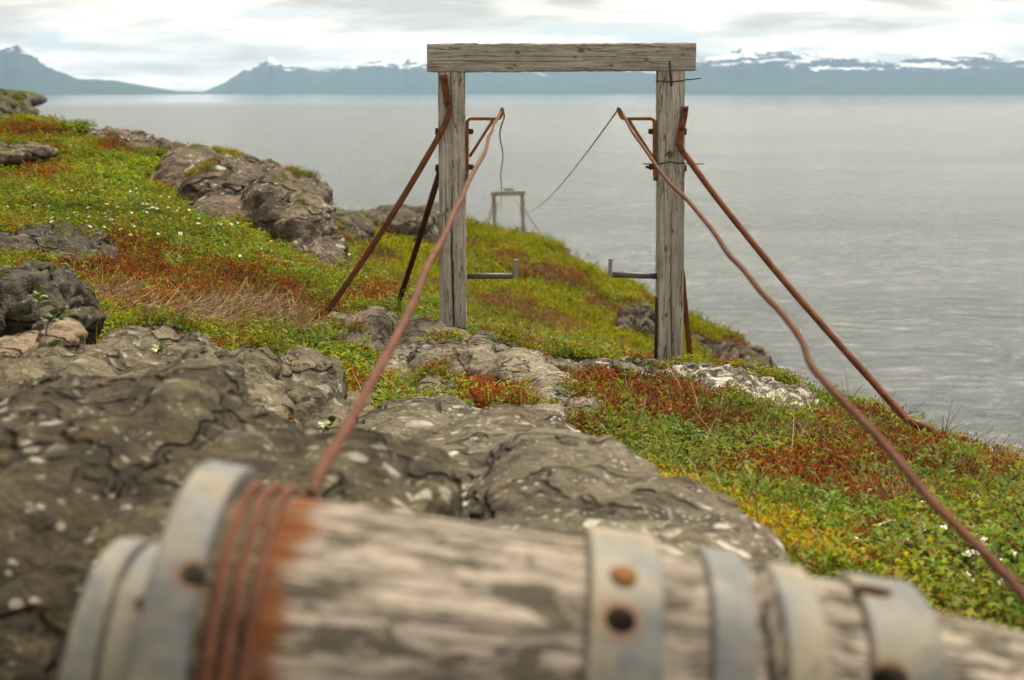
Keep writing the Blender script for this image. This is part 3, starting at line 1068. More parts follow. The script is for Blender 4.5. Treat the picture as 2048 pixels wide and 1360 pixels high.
F = GD - .012
r1 = rod([P(897, 207, F - .005), P(898, 222, F - .012), P(893, 240, F - .015), P(872, 283, F - .012), P(800, 405, F - .005), P(735, 507, F), P(662, 613, F + .02), P(648, 634, F + .03)], .0125, "brace", rust,
         ([P(887, 150, F), P(889, 165, F), P(892, 185, F), P(896, 205, F - .002), P(898, 216, F - .006)], .030, .012, (1, 0, .1)))
for (u, v) in ((889, 160), (896, 207)):
    c = P(u, v, F - .008)
    hv = tube([c, c + Vector((0, -.012, 0))], .009, 8)
    mesh_object("bolt", hv[0], hv[1], bolt_mat, r1)
r2 = rod([P(1358, 285, F - .012), P(1362, 297, F - .016), P(1376, 317, F - .03), P(1440, 404, F - .24), P(1560, 552, F - .58), P(1680, 690, F - .92), P(1800, 824, F - 1.22), P(1822, 844, F - 1.28), P(1842, 852, F - 1.31), P(1857, 859, F - 1.33), P(1859, 882, F - 1.34)],
         .0125, "brace", rust,
         ([P(1370, 213, F - .006), P(1368, 230, F - .006), P(1362, 262, F - .006), P(1358, 282, F - .008), P(1358, 291, F - .012)], .030, .012, (1, 0, .1)))
for (u, v) in ((1370, 219), (1363, 258)):
    c = P(u, v, F - .01)
    hv = tube([c, c + Vector((0, -.010, 0))], .008, 8)
    mesh_object("bolt", hv[0], hv[1], bolt_mat, r2)
B = GD + .12
rod([P(884, 318, B), P(881, 338, B + .01), P(860, 408, B + .25), P(830, 505, B + .65), P(799, 600, B + 1.05), P(792, 625, B + 1.12)], .0135, "brace", rust_dark)
rod([P(1352, 500, B), P(1364, 545, B + .1), P(1368, 590, B + .15), P(1375, 660, B + .2), P(1383, 740, B + .25)], .0125, "brace", rust)


def bracket(post_u, s, tip):
    """welded flat-bar bracket; s = +1 opens towards +X"""
    D = GD + .05
    x0 = post_u
    vert = [P(x0 + s * 5, 243, D), P(x0 + s * 5, 262, D), P(x0 + s * 5, 320, D), P(x0 + s * 4.5, 350, D), P(x0 + s * 3, 361, D)]
    vert = [P(x0 + s * 14, 237.5, D), P(x0 + s * 9, 238.5, D)] + vert
    a = strap(vert, .036, .013, (0, 1, 0))
    arm = [P(x0 + s * 12, 237.6, D), P(x0 + s * 40, 237.4, D), P(x0 + s * 62, 238, D), P(x0 + s * 70, 236, D), P(x0 + s * 74, 229, D), P(tip[0], tip[1], D)]
    b = strap(dense(arm[:3], .02) + arm[3:], .034, .013, (0, 1, 0))
    c = strap([P(x0 + s * 10, 313, D), P(x0 + s * 56, 241, D)], .026, .012, (0, 1, 0))
    v, f = join(a, b, c)
    o = mesh_object("bracket", v, f, rust_orange, frame)
    for vv in (263, 334):
        c0 = P(x0 + s * 8, vv, D)
        nut = tube([c0, c0 + Vector((s * .017, 0, 0))], .0125, 6)
        st = tube([c0, c0 + Vector((s * (.020 if vv < 300 else .030), 0, 0))], .006, 8)
        vv2, ff = join(nut, st)
        q = mesh_object("bolt", vv2, ff, bolt_mat, o, smooth=False)
    for vv in (263, 336):
        c0 = P(x0 - s * 53, vv, D)
        nut = tube([c0, c0 + Vector((-s * .012, 0, 0))], .016, 6)
        q = mesh_object("bolt", nut[0], nut[1], bolt_mat, o, smooth=False)
    return P(tip[0], tip[1], D)


HOOK_L = bracket(929.5, 1, (1004.5, 219))
HOOK_R = bracket(1314, -1, (1237.5, 219))


def pipe_arm(u0, v0, u1, v1, pu, pv0, pv1):
    D = GD + .05
    a = tube([P(u0, v0, D), P((u0 + u1) / 2, (v0 + v1) / 2, D), P(u1, v1, D)], .0125, 14, .01)
    o = mesh_object("pipe_arm", a[0], a[1], galv, frame)
    c = strap([P(pu[0], pv0, D), P(pu[1], pv1, D)], .018, .016, (0, 1, 0))
    mesh_object("end_pin", c[0], c[1], galv_light, o, smooth=False)


pipe_arm(934, 552, 1026, 552, (1031.5, 1031.5), 519, 556)
pipe_arm(1316, 552.5, 1225, 549, (1221, 1219.5), 517, 553)

for (ua, va, ub, vb, uc) in ((883, 559, 882.5, 676, 880), (1313.5, 596, 1311, 735, 1310)):
    a = strap([P(ua, va, GD + .03), P(ua - .5, va + 15, GD + .03), P(ub, vb, GD + .03)], .04, .010, (0, 1, 0))
    mesh_object("foot_strap", a[0], a[1], rust_dark, frame)

# bent nail and the two lengths of black wire tied round the post
a = tube(smooth_path([P(1340, 122, GD - .014), P(1339.5, 128, GD - .016), P(1341, 150, GD - .016), P(1343, 164, GD - .012), P(1343, 171, GD - .002)], 4), .0038, 8)
mesh_object("bent_nail", a[0], a[1], rust_dark, frame)
for (pts) in ([(1315, 162, .1), (1314, 162, -.006), (1340, 163.5, -.006), (1366, 161, -.006), (1368, 160, .02), (1385, 158.5, .02), (1402, 156, .02)],
              [(1286, 327, .0), (1300, 328, .0), (1313, 328, -.006), (1330, 325.5, -.007), (1340, 323, -.012), (1350, 326, -.007), (1367, 326, -.006), (1385, 327.5, .0), (1409, 327.5, .0)]):
    a = tube(smooth_path([P(u, v, GD + dd) for u, v, dd in pts], 5), .0026, 8)
    mesh_object("tie_wire", a[0], a[1], black_wire, frame)
# splintered knot on the tied post
kn = []
for i in range(9):
    a0 = math.pi * 2 * i / 9
a = tube(smooth_path([P(1330, 312, GD - .001), P(1338, 304, GD - .010), P(1345, 309, GD - .010), P(1350, 300, GD - .001)], 4), [.004] * 12 + [.002], 7)
mesh_object("knot", a[0], a[1], mat_wood("knot_wood", 2, (), .7, 0, tone=(.14, .11, .085)), frame)


def copy_tree(o, parent=None):
    c = o.copy()
    COL.objects.link(c)
    c.parent = parent
    for ch in list(o.children):
        copy_tree(ch, c)
    return c


# a second frame far out on the headland
bpy.context.view_layer.update()
FD = 45.5
far = copy_tree(frame)
far.location = P(1018, 480, FD)
far.scale = (1.0, 1.0, 1.22)
far.rotation_euler = (0, R(-1.2), R(4))
far['label'] = "distant twin of the timber frame standing on the skyline of the green headland"
# what hangs on top of that beam
lump = rock("bird_nest", "small dark nest of twigs on the beam of the distant frame", [(1018, 378.5, FD, 11, 1.7, .1)], mat_plain("nest_twigs", (.08, .065, .05), .9, .5, 20), .012, .014, 9, .4, 131, 0, cat="nest", collide=False)

# ------------------------------------------------------------------ the wooden roller with its straps
RW, RB = .150, .124               # it tapers towards its far end
LA, LB = (650, 1006, 1.03), (1650, 1152, 1.022)


def under_top(q, r):
    p = P(*q)
    dep = math.atan2(-p.z, p.y)
    return p - Vector((0, math.sin(dep), math.cos(dep))) * r


cA, cB = under_top(LA, RW), under_top(LB, RB)
SPAN = (cB - cA).length


def wood_r(x):
    return RW + (RB - RW) * x / SPAN


AX = (cB - cA).normalized()
ROLL = cA.copy()
xax = AX
yax = Vector((0, 0, 1)).cross(xax).normalized()
zax = xax.cross(yax).normalized()
ROT = Matrix((xax, yax, zax)).transposed()


def along(u, extra=0.0, fixed=None):
    """distance along the axle whose upper outline shows at photo column u"""
    th = np.linspace(0, math.pi, 90)
    M = np.array(ROT)

    def col(x):
        r = fixed if fixed is not None else wood_r(x) + extra
        q = np.stack([0 * th, r * np.cos(th), r * np.sin(th)], -1) @ M.T + np.array(ROLL) + np.array(AX)[None] * x
        uu, vv = pix(q)
        return uu[np.argmin(vv)]
    lo, hi = -.7, 1.2
    for _ in range(40):
        m_ = (lo + hi) / 2
        if col(m_) < u: lo = m_
        else: hi = m_
    return (lo + hi) / 2


roller = empty("wooden_roller", ROLL)
roller.rotation_euler = ROT.to_euler()
tag(roller, "thick weathered log roller wrapped in galvanised straps, rusty wire wound round it", "roller")


def part(name, v, f, mat, parent=roller, smooth=True):
    """verts in the roller's own axes"""
    me = bpy.data.meshes.new(name)
    me.from_pydata([tuple(x) for x in v], [], [list(q) for q in f])
    me.update()
    if smooth:
        me.polygons.foreach_set('use_smooth', np.ones(len(me.polygons), dtype=bool))
    me.materials.append(mat)
    o = bpy.data.objects.new(name, me)
    COL.objects.link(o)
    o.parent = parent
    return o


def turned(profile, n=96, wob=0.0, seed=0, mid=0.0):
    """profile: (x, r) along the axle"""
    rings = []
    for x, r in profile:
        th = np.linspace(0, 2 * math.pi, n, endpoint=False)
        q = np.stack([np.cos(th) * 2.2, np.sin(th) * 2.2, np.full(n, x * 3 + seed)], -1)
        q2 = np.stack([np.cos(th) * 16, np.sin(th) * 16, np.full(n, x * 1.5 + seed)], -1)
        rr = r * (1 + wob * fbm(q, 3, seed) + wob * .5 * fbm(q2, 2, seed + 4))
        rings.append([(x, a, b) for a, b in zip(rr * np.cos(th), rr * np.sin(th))])
    return loft(rings)


def apply_mods(o):
    dg = bpy.context.evaluated_depsgraph_get()
    me = bpy.data.meshes.new_from_object(o.evaluated_get(dg))
    o.modifiers.clear()
    old = o.data
    o.data = me
    me.name = old.name


def front_dir(u, v, r, x):
    """angle round the axle (in roller axes) of the place seen at (u, v)"""
    # intersect the ray with the cylinder of radius r
    o = -ROLL
    dvec = P(u, v, 1.0)
    ol = ROT.transposed() @ o
    dl = ROT.transposed() @ dvec
    a = dl.y ** 2 + dl.z ** 2
    b = 2 * (ol.y * dl.y + ol.z * dl.z)
    c = ol.y ** 2 + ol.z ** 2 - r * r
    disc = b * b - 4 * a * c
    t = (-b - math.sqrt(max(disc, 0))) / (2 * a)
    return ol + dl * t


XA, XE = along(470), along(2420)
xs_end = along(1818)
xg0, xg1 = along(1489), along(1518)
prof = []
xs = np.linspace(XA, XE, 220)
for x in xs:
    r = wood_r(x)
    if xg0 < x < xg1: r -= .035
    if x > xg1: r -= .003
    if x > xs_end: r -= .011 + .02 * min(1, (x - xs_end) / .25)
    prof.append((x, r))
log_o = part("log", *turned(prof, 128, .016, 5), mat_wood("roller_wood", 0, (), .6, .85, rust_at=along(612), tone=(.285, .25, .212), streak=1.3))
hub_o = part("hub", *turned([(along(222, 0, .1), .094), (along(232, 0, .1), .098), (along(300, 0, .1), .1), (XA + .004, .1)], 64, .01, 8), mat_wood("hub_wood", 0, (), .6, .4, tone=(.28, .25, .22)))


def band(u0, u1, r, th, holes=(), fixed=None, name="strap"):
    x0, x1 = along(u0, r, fixed), along(u1, r, fixed)
    r0 = fixed if fixed else wood_r(x0) + r
    r1 = fixed if fixed else wood_r(x1) + r
    b = .0022
    sec = [(x0 + b, r0), (x0, r0 - b), (x0, r0 - th), (x1, r1 - th), (x1, r1 - b), (x1 - b, r1)]
    n = 120
    rings = []
    for k in range(n):
        t = 2 * math.pi * k / n
        wv = .0012 * math.sin(3 * t + u0) + .0008 * math.sin(7 * t)
        rings.append([(x + wv * .6, (rr + wv) * math.cos(t), (rr + wv) * math.sin(t)) for x, rr in sec])
    v, f = loft(rings, closed=True)
    hp = []
    for (u, vv, rad) in holes:
        q = front_dir(u, vv, r0, 0)
        hp.append((q.x, q.y, q.z, rad))
    o = part(name, v, f, mat_steel(name, hp), smooth=False)
    return o, hp


def bore(o, hp, depth, el=1.0):
    for (x, y, z, rad) in hp:
        n = Vector((0, y, z)).normalized()
        p = Vector((x, y, z))
        v, f = tube([p + n * .03, p - n * depth], rad, 20)
        if el != 1.0:
            v = [Vector((x + (q[0] - x) * el, q[1], q[2])) for q in v]
        me = bpy.data.meshes.new("cut"); me.from_pydata([tuple(q) for q in v], [], f); me.update()
        bm = bmesh.new(); bm.from_mesh(me); bmesh.ops.recalc_face_normals(bm, faces=bm.faces); bm.to_mesh(me); bm.free()
        c = bpy.data.objects.new("cut", me); COL.objects.link(c)
        c.parent = roller
        bpy.context.view_layer.update()
        md = o.modifiers.new("b", 'BOOLEAN'); md.operation = 'DIFFERENCE'; md.object = c; md.solver = 'EXACT'
        apply_mods(o)
        bpy.data.objects.remove(c)


def fix_normals(o):
    bm = bmesh.new(); bm.from_mesh(o.data); bmesh.ops.recalc_face_normals(bm, faces=bm.faces); bm.to_mesh(o.data); bm.free()


for o in (log_o, hub_o): fix_normals(o)
bands = []
for args, el, deep in (
        ((238, 292, .0, .010, (), .112), 1, 0),
        ((300, 376, .0, .008, ((288, 1206, .006),), .109), 1, 0),
        ((412, 498, .016, .020, ((386, 1143, .0085),)), 1, 0),
        ((1172, 1306, .010, .012, ((1242, 1236, .0105),)), 1, .07),
        ((1392, 1472, .006, .008, ()), 1, 0),
        ((1526, 1604, .0025, .007, ()), 1, 0),
        ((1680, 1812, .0035, .008, ((1745, 1180, .010), (1782, 1352, .0085))), 1.5, .03)):
    o, hp = band(*args)
    fix_normals(o)
    if hp:
        bore(o, hp, .05, el)
        bore(log_o if args[0] > 380 else hub_o, hp, max(deep, .02), el)
    bands.append(o)

# rust-brown rivet head above the dark hole
q = front_dir(1246, 1155, wood_r(along(1240)) + .010, 0)
n = Vector((0, q.y, q.z)).normalized()
v, f = tube([q - n * .002, q + n * .0028, q + n * .004], [.0105, .0095, .004], 14)
part("rivet", v, f, rust_orange, bands[3])


# ------------------------------------------------------------------ the two wires
m_wire = mat_rust("wire_rust", (.135, .055, .032), (.082, .035, .022), (.175, .084, .052), 1.0, .7, GD + .03)
m_wire2 = mat_rust("wire_dark_rust", (.115, .044, .026), (.07, .03, .019), (.15, .068, .042), 1.0, .75, GD + .03)
rw = .0052


def place(pts, d0, d1):
    """points of a hanging wire between distances d0 and d1, evenly spread in inverse distance"""
    L = [0]
    for a, b in zip(pts[:-1], pts[1:]):
        L.append(L[-1] + math.hypot(a[0] - b[0], a[1] - b[1]))
    return [P(u, v, 1 / (1 / d0 + (1 / d1 - 1 / d0) * l / L[-1])) for (u, v), l in zip(pts, L)]


def sagging(a, b, sag, n=40, wig=0.0):
    out = []
    for i in range(1, n + 1):
        t = (i / n) ** 1.6
        p = a.lerp(b, t)
        p.z -= sag * 4 * t * (1 - t)
        env = math.exp(-6 * t) * min(1, i / 2)
        p.x += wig * env * math.sin(i * 1.1)
        out.append(p)
    return out


def far_hook(u, v):
    return P(u, v, FD)


# wire over the bracket of the cracked post, wound on the roller
coil = []
xw0, xw1 = along(515, .006), along(612, .006)
turns = 3.0
# top of the roller in its own axes
top_ang = math.atan2(math.cos(.27), math.sin(.27))
nst = 150
for i in range(nst + 1):
    t = i / nst
    # uneven spacing of the turns
    x = xw0 + (xw1 - xw0) * (t + .06 * math.sin(2 * math.pi * t * turns))
    ang = top_ang - 2 * math.pi * turns * (1 - t)
    r = wood_r(x) + rw * .85
    q = Vector((x, r * math.cos(ang), r * math.sin(ang)))
    coil.append(ROLL + ROT @ q)
up = [(624, 985), (646, 935), (672, 892), (705, 835), (738, 772), (772, 712), (806, 648), (832, 592), (851, 540), (874, 498), (893, 462), (908, 424), (924, 396), (933, 372), (950, 338), (966, 312), (973, 295), (977, 274), (984, 262), (988, 247), (996, 236), (1003, 221)]
pw = place(up, 1.06, GD - .0)
pw = [p for p in pw[:-1]] + [HOOK_L + Vector((0, 0, .006))]
tail = sagging(HOOK_L + Vector((0, 0, .004)), far_hook(1001, 388), .47, 40, .012)
path = coil[:-4] + smooth_path([coil[-3]] + pw + tail, 4)
v, f = tube(path, [rw * .8] * (len(coil) - 4) + [rw * (1 if p.y < GD + .02 else .72) for p in path[len(coil) - 4:]], 8)
o = mesh_object("wire", v, f, m_wire)
tag(o, "rusty wire running from the roller over the bracket of the cracked post", "wire", "rusty wires over the frame")

upr = [(2260, 1470), (2150, 1330), (2048, 1192), (1985, 1122), (1920, 1058), (1862, 1000), (1800, 925), (1745, 862), (1692, 808), (1650, 765), (1622, 730), (1611, 700), (1601, 676), (1562, 625), (1528, 590), (1505, 562), (1482, 534), (1455, 506), (1432, 470), (1402, 432), (1372, 397), (1345, 372), (1320, 342), (1300, 313), (1284, 290), (1266, 266), (1252, 240), (1240, 221)]
pr_ = place(upr, 1.0, GD)
pr_ = pr_[:-1] + [HOOK_R + Vector((0, 0, .006))]
tail = sagging(HOOK_R + Vector((0, 0, .004)), far_hook(1032, 388), .47, 40, .0)
path = smooth_path(pr_ + tail, 4)
v, f = tube(path, [rw * (1 if p.y < GD + .02 else .72) for p in path], 8)
o = mesh_object("wire", v, f, m_wire2)
tag(o, "rusty kinked wire running over the bracket of the post with the bent nail", "wire", "rusty wires over the frame")


# ------------------------------------------------------------------ ground cover
def jitter(col, n, s=.18, v=.25):
    c = np.array(col)[None] * (1 + RNG.uniform(-s, s, (n, 3)))
    return np.clip(c * (1 + RNG.uniform(-v, v, (n, 1))), .004, .9)


def leaves(pos, dirs, size, width, cols, fold=.25, droop=0.0):
    """diamond leaves folded along the midrib"""
    n = len(pos)
    upv = np.array([0, 0, 1.0])[None]
    side = np.cross(dirs, upv)
    side /= np.maximum(np.linalg.norm(side, axis=1, keepdims=True), 1e-6)
    nrm = np.cross(side, dirs)
    L, W = size[:, None], width[:, None]
    mid = pos + dirs * L * .5
    V = np.empty((n, 4, 3))
    V[:, 0] = pos
    V[:, 1] = mid + side * W * .5 + nrm * W * fold
    V[:, 2] = pos + dirs * L - upv * L * droop
    V[:, 3] = mid - side * W * .5 + nrm * W * fold
    b = np.arange(n)[:, None] * 4
    F = np.concatenate([b + np.array([[0, 1, 2]]), b + np.array([[0, 2, 3]])])
    return V.reshape(-1, 3), F, np.repeat(cols, 4, axis=0)


def clumps(base, K, size, aspect, h, spread, elev, palette, scale, tone=None, normals=None):
    """K leaves on each upright sprig"""
    n = len(base)
    idx = np.repeat(np.arange(n), K)
    m = n * K
    s = scale[idx]
    lean = RNG.normal(0, .35, (n, 2))
    t = RNG.uniform(.25, 1, m)
    hh = h * RNG.uniform(.6, 1.35, n)[idx] * s
    pos = base[idx].copy()
    pos[:, 0] += lean[idx, 0] * t * hh + RNG.normal(0, spread, m) * s
    pos[:, 1] += lean[idx, 1] * t * hh + RNG.normal(0, spread, m) * s
    pos[:, 2] += t * hh
    az = RNG.uniform(0, 2 * math.pi, m)
    e = RNG.uniform(elev[0], elev[1], m)
    dirs = np.stack([np.cos(az) * np.cos(e), np.sin(az) * np.cos(e), np.sin(e)], -1)
    L = size * RNG.uniform(.65, 1.25, m) * s
    pal = np.array(palette)
    pick = RNG.integers(0, len(pal), n)
    own = pal[pick][idx] * (1 + RNG.uniform(-.16, .16, (n, 3)))[idx]
    other = pal[RNG.integers(0, len(pal), m)]
    k = RNG.uniform(0, .45, (m, 1))
    drift = fbm(p2(base[:, 0] * 4.2, base[:, 1] * 4.2), 3, 64)
    drift2 = fbm(p2(base[:, 0] * 1.1, base[:, 1] * 1.1), 3, 65)
    hue = 1.1 * np.stack([1 + .55 * drift, 1 + .22 * drift, 1 - .3 * drift], -1) * (1 + .45 * drift2[:, None])
    c = (own * (1 - k) + other * k) * (1 + RNG.uniform(-.22, .22, (m, 1))) * hue[idx]
    return leaves(pos, dirs, L, L * aspect, np.clip(c, .004, .8), .22, .1)


def merge(parts):
    V, F, C, b = [], [], [], 0
    for v, f, c in parts:
        V.append(v); F.append(f + b); C.append(c)
        b += len(v)
    return np.concatenate(V), np.concatenate(F), np.concatenate(C)


# patches of the heath as they lie on the slope (photo columns and rows, half sizes)
RED = [(190, 520, 190, 62, 1), (470, 575, 260, 50, 1), (260, 300, 130, 28, .8), (340, 390, 90, 34, .8), (70, 345, 120, 45, .7), (740, 600, 70, 26, 1), (1000, 755, 100, 62, 1.2), (1060, 888, 75, 30, 1.1), (1270, 705, 60, 20, 1), (1240, 775, 140, 55, 1),
       (1330, 815, 110, 40, .9), (1560, 960, 170, 60, 1.2), (1700, 1005, 150, 60, .9), (620, 775, 100, 40, .8), (1090, 655, 60, 26, 1), (1850, 905, 120, 35, .8), (1430, 880, 120, 30, .8), (1730, 850, 120, 25, .7), (620, 635, 60, 20, 1), (880, 720, 40, 40, .8),
       (1850, 1000, 120, 50, .5), (1180, 860, 60, 40, .6), (1990, 960, 60, 40, .8), (400, 720, 60, 20, .8), (40, 270, 100, 18, .8), (300, 620, 150, 40, .6)]
DRY = [(430, 625, 190, 40, 1), (560, 640, 120, 30, 1), (1770, 1030, 90, 30, .75), (1600, 885, 90, 22, .7), (230, 600, 80, 25, .7), (1120, 840, 60, 30, .5), (640, 700, 60, 25, .5), (1100, 700, 40, 20, .5)]
GRN = [(330, 430, 280, 60, 1), (90, 480, 110, 36, 1.2), (640, 560, 120, 50, .6), (1900, 1130, 190, 100, 1), (1420, 930, 190, 40, .8), (1500, 1010, 120, 60, .5), (700, 740, 80, 30, .6), (350, 690, 60, 30, .8), (1180, 680, 120, 25, .8), (1600, 1100, 200, 70, .8), (230, 340, 100, 40, .6),
       (600, 730, 50, 30, .7), (850, 840, 100, 30, .8), (1230, 730, 60, 25, .6), (1880, 860, 60, 20, .3)]


def field(u, v, lst):
    s = np.zeros(len(u))
    for (cu, cv, ru, rv, k) in lst:
        s = np.maximum(s, k * np.exp(-(((u - cu) / ru) ** 2 + ((v - cv) / rv) ** 2) * .9))
    return s


def scatter(surface, n, a0, a1, y0, over, power=1.0):
    a = RNG.uniform(a0, a1, n)
    yc = surface.crest(a) + over
    y = y0 + (yc - y0) * RNG.uniform(0, 1, n) ** power
    x = a * y
    return np.stack([x, y, surface.z(x, y)], -1)


base = scatter(HILL, 140000, -.43, .43, 1.7, .25)
keep = np.ones(len(base), bool)
for i in range(len(base)):
    t = on_rock(base[i, 0], base[i, 1])
    if t is not None and t > base[i, 2] - .012 * base[i, 1]:
        keep[i] = False
base = base[keep]
u, v = pix(base)
nz = fbm(p2(base[:, 0] * 2.6, base[:, 1] * 2.6), 4, 77)
nz2 = fbm(p2(base[:, 0] * 9, base[:, 1] * 9), 3, 78)
wr = field(u, v, RED) * 1.1 + .42 * nz + .3 * nz2
wd = field(u, v, DRY) * .84 + .3 * fbm(p2(base[:, 0] * 5, base[:, 1] * 5), 3, 79)
wg = .42 + field(u, v, GRN) * .7 + .25 * fbm(p2(base[:, 0] * 4, base[:, 1] * 4), 3, 80)
wy = field(u, v, [(1260, 985, 60, 24, 1.4), (1350, 1010, 70, 28, 1.7), (1450, 1050, 80, 34, 1.8), (1540, 1090, 90, 38, 1.8), (1630, 1130, 80, 34, 1.5), (980, 868, 70, 14, .8), (840, 850, 60, 12, .7), (700, 748, 50, 14, .6)]) + .25 * nz2
kind = np.argmax(np.stack([wg, wr, wd, wy]), 0)
flip = RNG.uniform(0, 1, len(base))
kind = np.where((kind == 1) & (flip < .22), 0, np.where((kind == 0) & (flip < .11), 1, kind))
scl = np.clip(1.02 + base[:, 1] * .055, 1.1, 1.75) * RNG.uniform(.8, 1.25, len(base))
# plants rooted on ledges and in hollows of the rocks
lb, ls = [], []
for co_, no_, nm_, sd_ in ROCK_TOPS:
    if sd_ not in (6, 11, 14, 17, 19, 29, 31, 37, 41):
        continue
    dist = co_[:, 1].mean()
    f = fbm(co_ * (5.0 if dist < 8 else 2.2) + sd_, 3, 41)
    ok = np.where((no_[:, 2] > (.55 if dist > 8 else .72)) & (f > (.34 if sd_ != 4 else .5)))[0]
    if not len(ok):
        continue
    n_ = min(len(ok), int(1400 if dist > 8 else 420))
    k_ = RNG.choice(ok, n_, replace=False)
    lb.append(co_[k_] - np.array([0, 0, .006])); ls.append(np.full(n_, 1.0 + dist * .05))
lb, ls = np.concatenate(lb), np.concatenate(ls)
LEAF = mat_leaf("heath_leaves", .6, .38)
LEAFR = mat_leaf("red_heath_leaves", .65, .2, .2)
TWIG = mat_leaf("dry_twigs", .8, .0, .2)

G1 = [(.13, .19, .006), (.085, .15, .008), (.20, .245, .006), (.035, .08, .008), (.24, .24, .010)]
G2 = [(.10, .15, .010), (.14, .18, .010), (.07, .12, .010), (.19, .16, .014)]
RD = [(.20, .042, .010), (.13, .030, .010), (.25, .072, .010), (.16, .055, .015), (.09, .024, .012), (.30, .105, .012)]
g = np.where(kind == 0)[0]
r = RNG.uniform(0, 1, len(g))
kindg = fbm(p2(base[g, 0] * 3.3, base[g, 1] * 3.3), 3, 91) + RNG.uniform(-.35, .35, len(g))
big, mid, sml = g[kindg > .22], g[(kindg <= .22) & (kindg > -.12)], g[kindg <= -.12]
o = fast_mesh("bilberry_ground_cover", *clumps(base[mid], 10, .015, .62, .052, .011, (-.1, .9), G1, scl[mid])[:2], LEAF) if False else None


def cover(name, label, sets, mat):
    V, F, C = merge(sets)
    o = fast_mesh(name, V, F, mat, C)
    tag(o, label, "plants", kind='stuff')
    return o


cover("bilberry_ground_cover", "low green leafy shrublets carpeting the slope", [clumps(base[mid], 9, .0135, .62, .026, .012, (-.1, .8), G1, scl[mid]), clumps(base[big], 7, .019, .7, .026, .014, (-.15, .45), G1[:4], scl[big])], LEAF)
cover("crowberry_ground_cover", "fine needle leaved green shrublets carpeting the slope", [clumps(base[sml], 17, .0095, .34, .030, .011, (.1, 1.2), G2, scl[sml])], LEAF)
rr = np.where(kind == 1)[0]
cover("red_heath_ground_cover", "rust red dwarf heath growing in patches on the slope", [clumps(base[rr], 17, .0095, .40, .034, .012, (.1, 1.2), RD, scl[rr])], LEAFR)


h1 = RNG.uniform(0, 1, len(lb)) < .6
cover("ledge_plants", "green shrublets rooted on ledges of the rocks", [clumps(lb[h1], 10, .012, .5, .026, .012, (-.1, .9), G1, ls[h1])], LEAF)
cover("ledge_heath", "rusty heath rooted on ledges of the rocks", [clumps(lb[~h1], 14, .009, .4, .03, .012, (.1, 1.2), RD, ls[~h1])], LEAFR)


def blades(base, K, length, width, cols, lift, curl, scale, spread=.02):
    """thin bent ribbons: dead twigs or grass"""
    n = len(base) * K
    idx = np.repeat(np.arange(len(base)), K)
    s = scale[idx]
    az = RNG.uniform(0, 2 * math.pi, n)
    e = RNG.uniform(lift[0], lift[1], n)
    d = np.stack([np.cos(az) * np.cos(e), np.sin(az) * np.cos(e), np.sin(e)], -1)
    L = length * RNG.uniform(.5, 1.3, n) * s
    p0 = base[idx] + np.stack([RNG.normal(0, spread, n), RNG.normal(0, spread, n), RNG.uniform(.0, .03, n)], -1)
    bend = RNG.normal(0, curl, (n, 3))
    side = np.cross(d, np.array([[.2, -.7, .6]]))
    side /= np.maximum(np.linalg.norm(side, axis=1, keepdims=True), 1e-6)
    W = (width * RNG.uniform(.6, 1.3, n) * s)[:, None]
    V = np.empty((n, 8, 3))
    for k in range(4):
        t = k / 3
        c = p0 + d * (L * t)[:, None] + bend * (L * t * t)[:, None]
        ww = W * (1 - .7 * t)
        V[:, k * 2] = c - side * ww / 2
        V[:, k * 2 + 1] = c + side * ww / 2
    b = np.arange(n)[:, None] * 8
    F = np.concatenate([np.concatenate([b + np.array([[2 * k, 2 * k + 1, 2 * k + 3]]), b + np.array([[2 * k, 2 * k + 3, 2 * k + 2]])]) for k in range(3)])
    pal = np.array(cols)[RNG.integers(0, len(cols), n)] * (1 + RNG.uniform(-.25, .25, (n, 1)))
    return V.reshape(-1, 3), F, np.repeat(np.clip(pal, 0, .8), 8, axis=0)


yy_ = np.where(kind == 3)[0]
cover("yellowing_ground_cover", "yellow and orange tinged shrublets fringing the long slab",
      [clumps(base[yy_], 12, .0115, .45, .03, .011, (.1, 1.2), [(.30, .25, .016), (.22, .23, .016), (.34, .19, .016), (.36, .14, .016), (.16, .20, .016)], scl[yy_])], LEAF)
dd = np.where(kind == 2)[0]
some = RNG.choice(len(base), 2600, replace=False)
DT = [(.28, .20, .115), (.19, .12, .068), (.38, .29, .18), (.11, .064, .036), (.20, .10, .05)]
cover("dead_twigs", "tangle of dry grey brown twigs lying in the heath",
      [blades(base[dd], 9, .06, .0026, DT, (-.15, .2), .45, scl[dd]), blades(base[some], 2, .07, .0022, DT, (.2, 1.1), .3, scl[some])], TWIG)
some = RNG.choice(len(base), 1300, replace=False)
cover("grass_tufts", "thin grass blades growing through the heath",
      [blades(base[some], 5, .05, .0024, [(.20, .22, .045), (.26, .24, .07), (.14, .17, .03)], (.6, 1.4), .3, scl[some], .008)], LEAF)
mo = RNG.choice(g, min(len(g), 4500), replace=False)
cover("leafy_sprigs", "upright leafy sprigs standing a little above the heath",
      [clumps(base[mo], 9, .016, .5, .05, .008, (.2, 1.0), [(.14, .19, .02), (.20, .22, .03), (.10, .16, .025)], scl[mo])], LEAF)

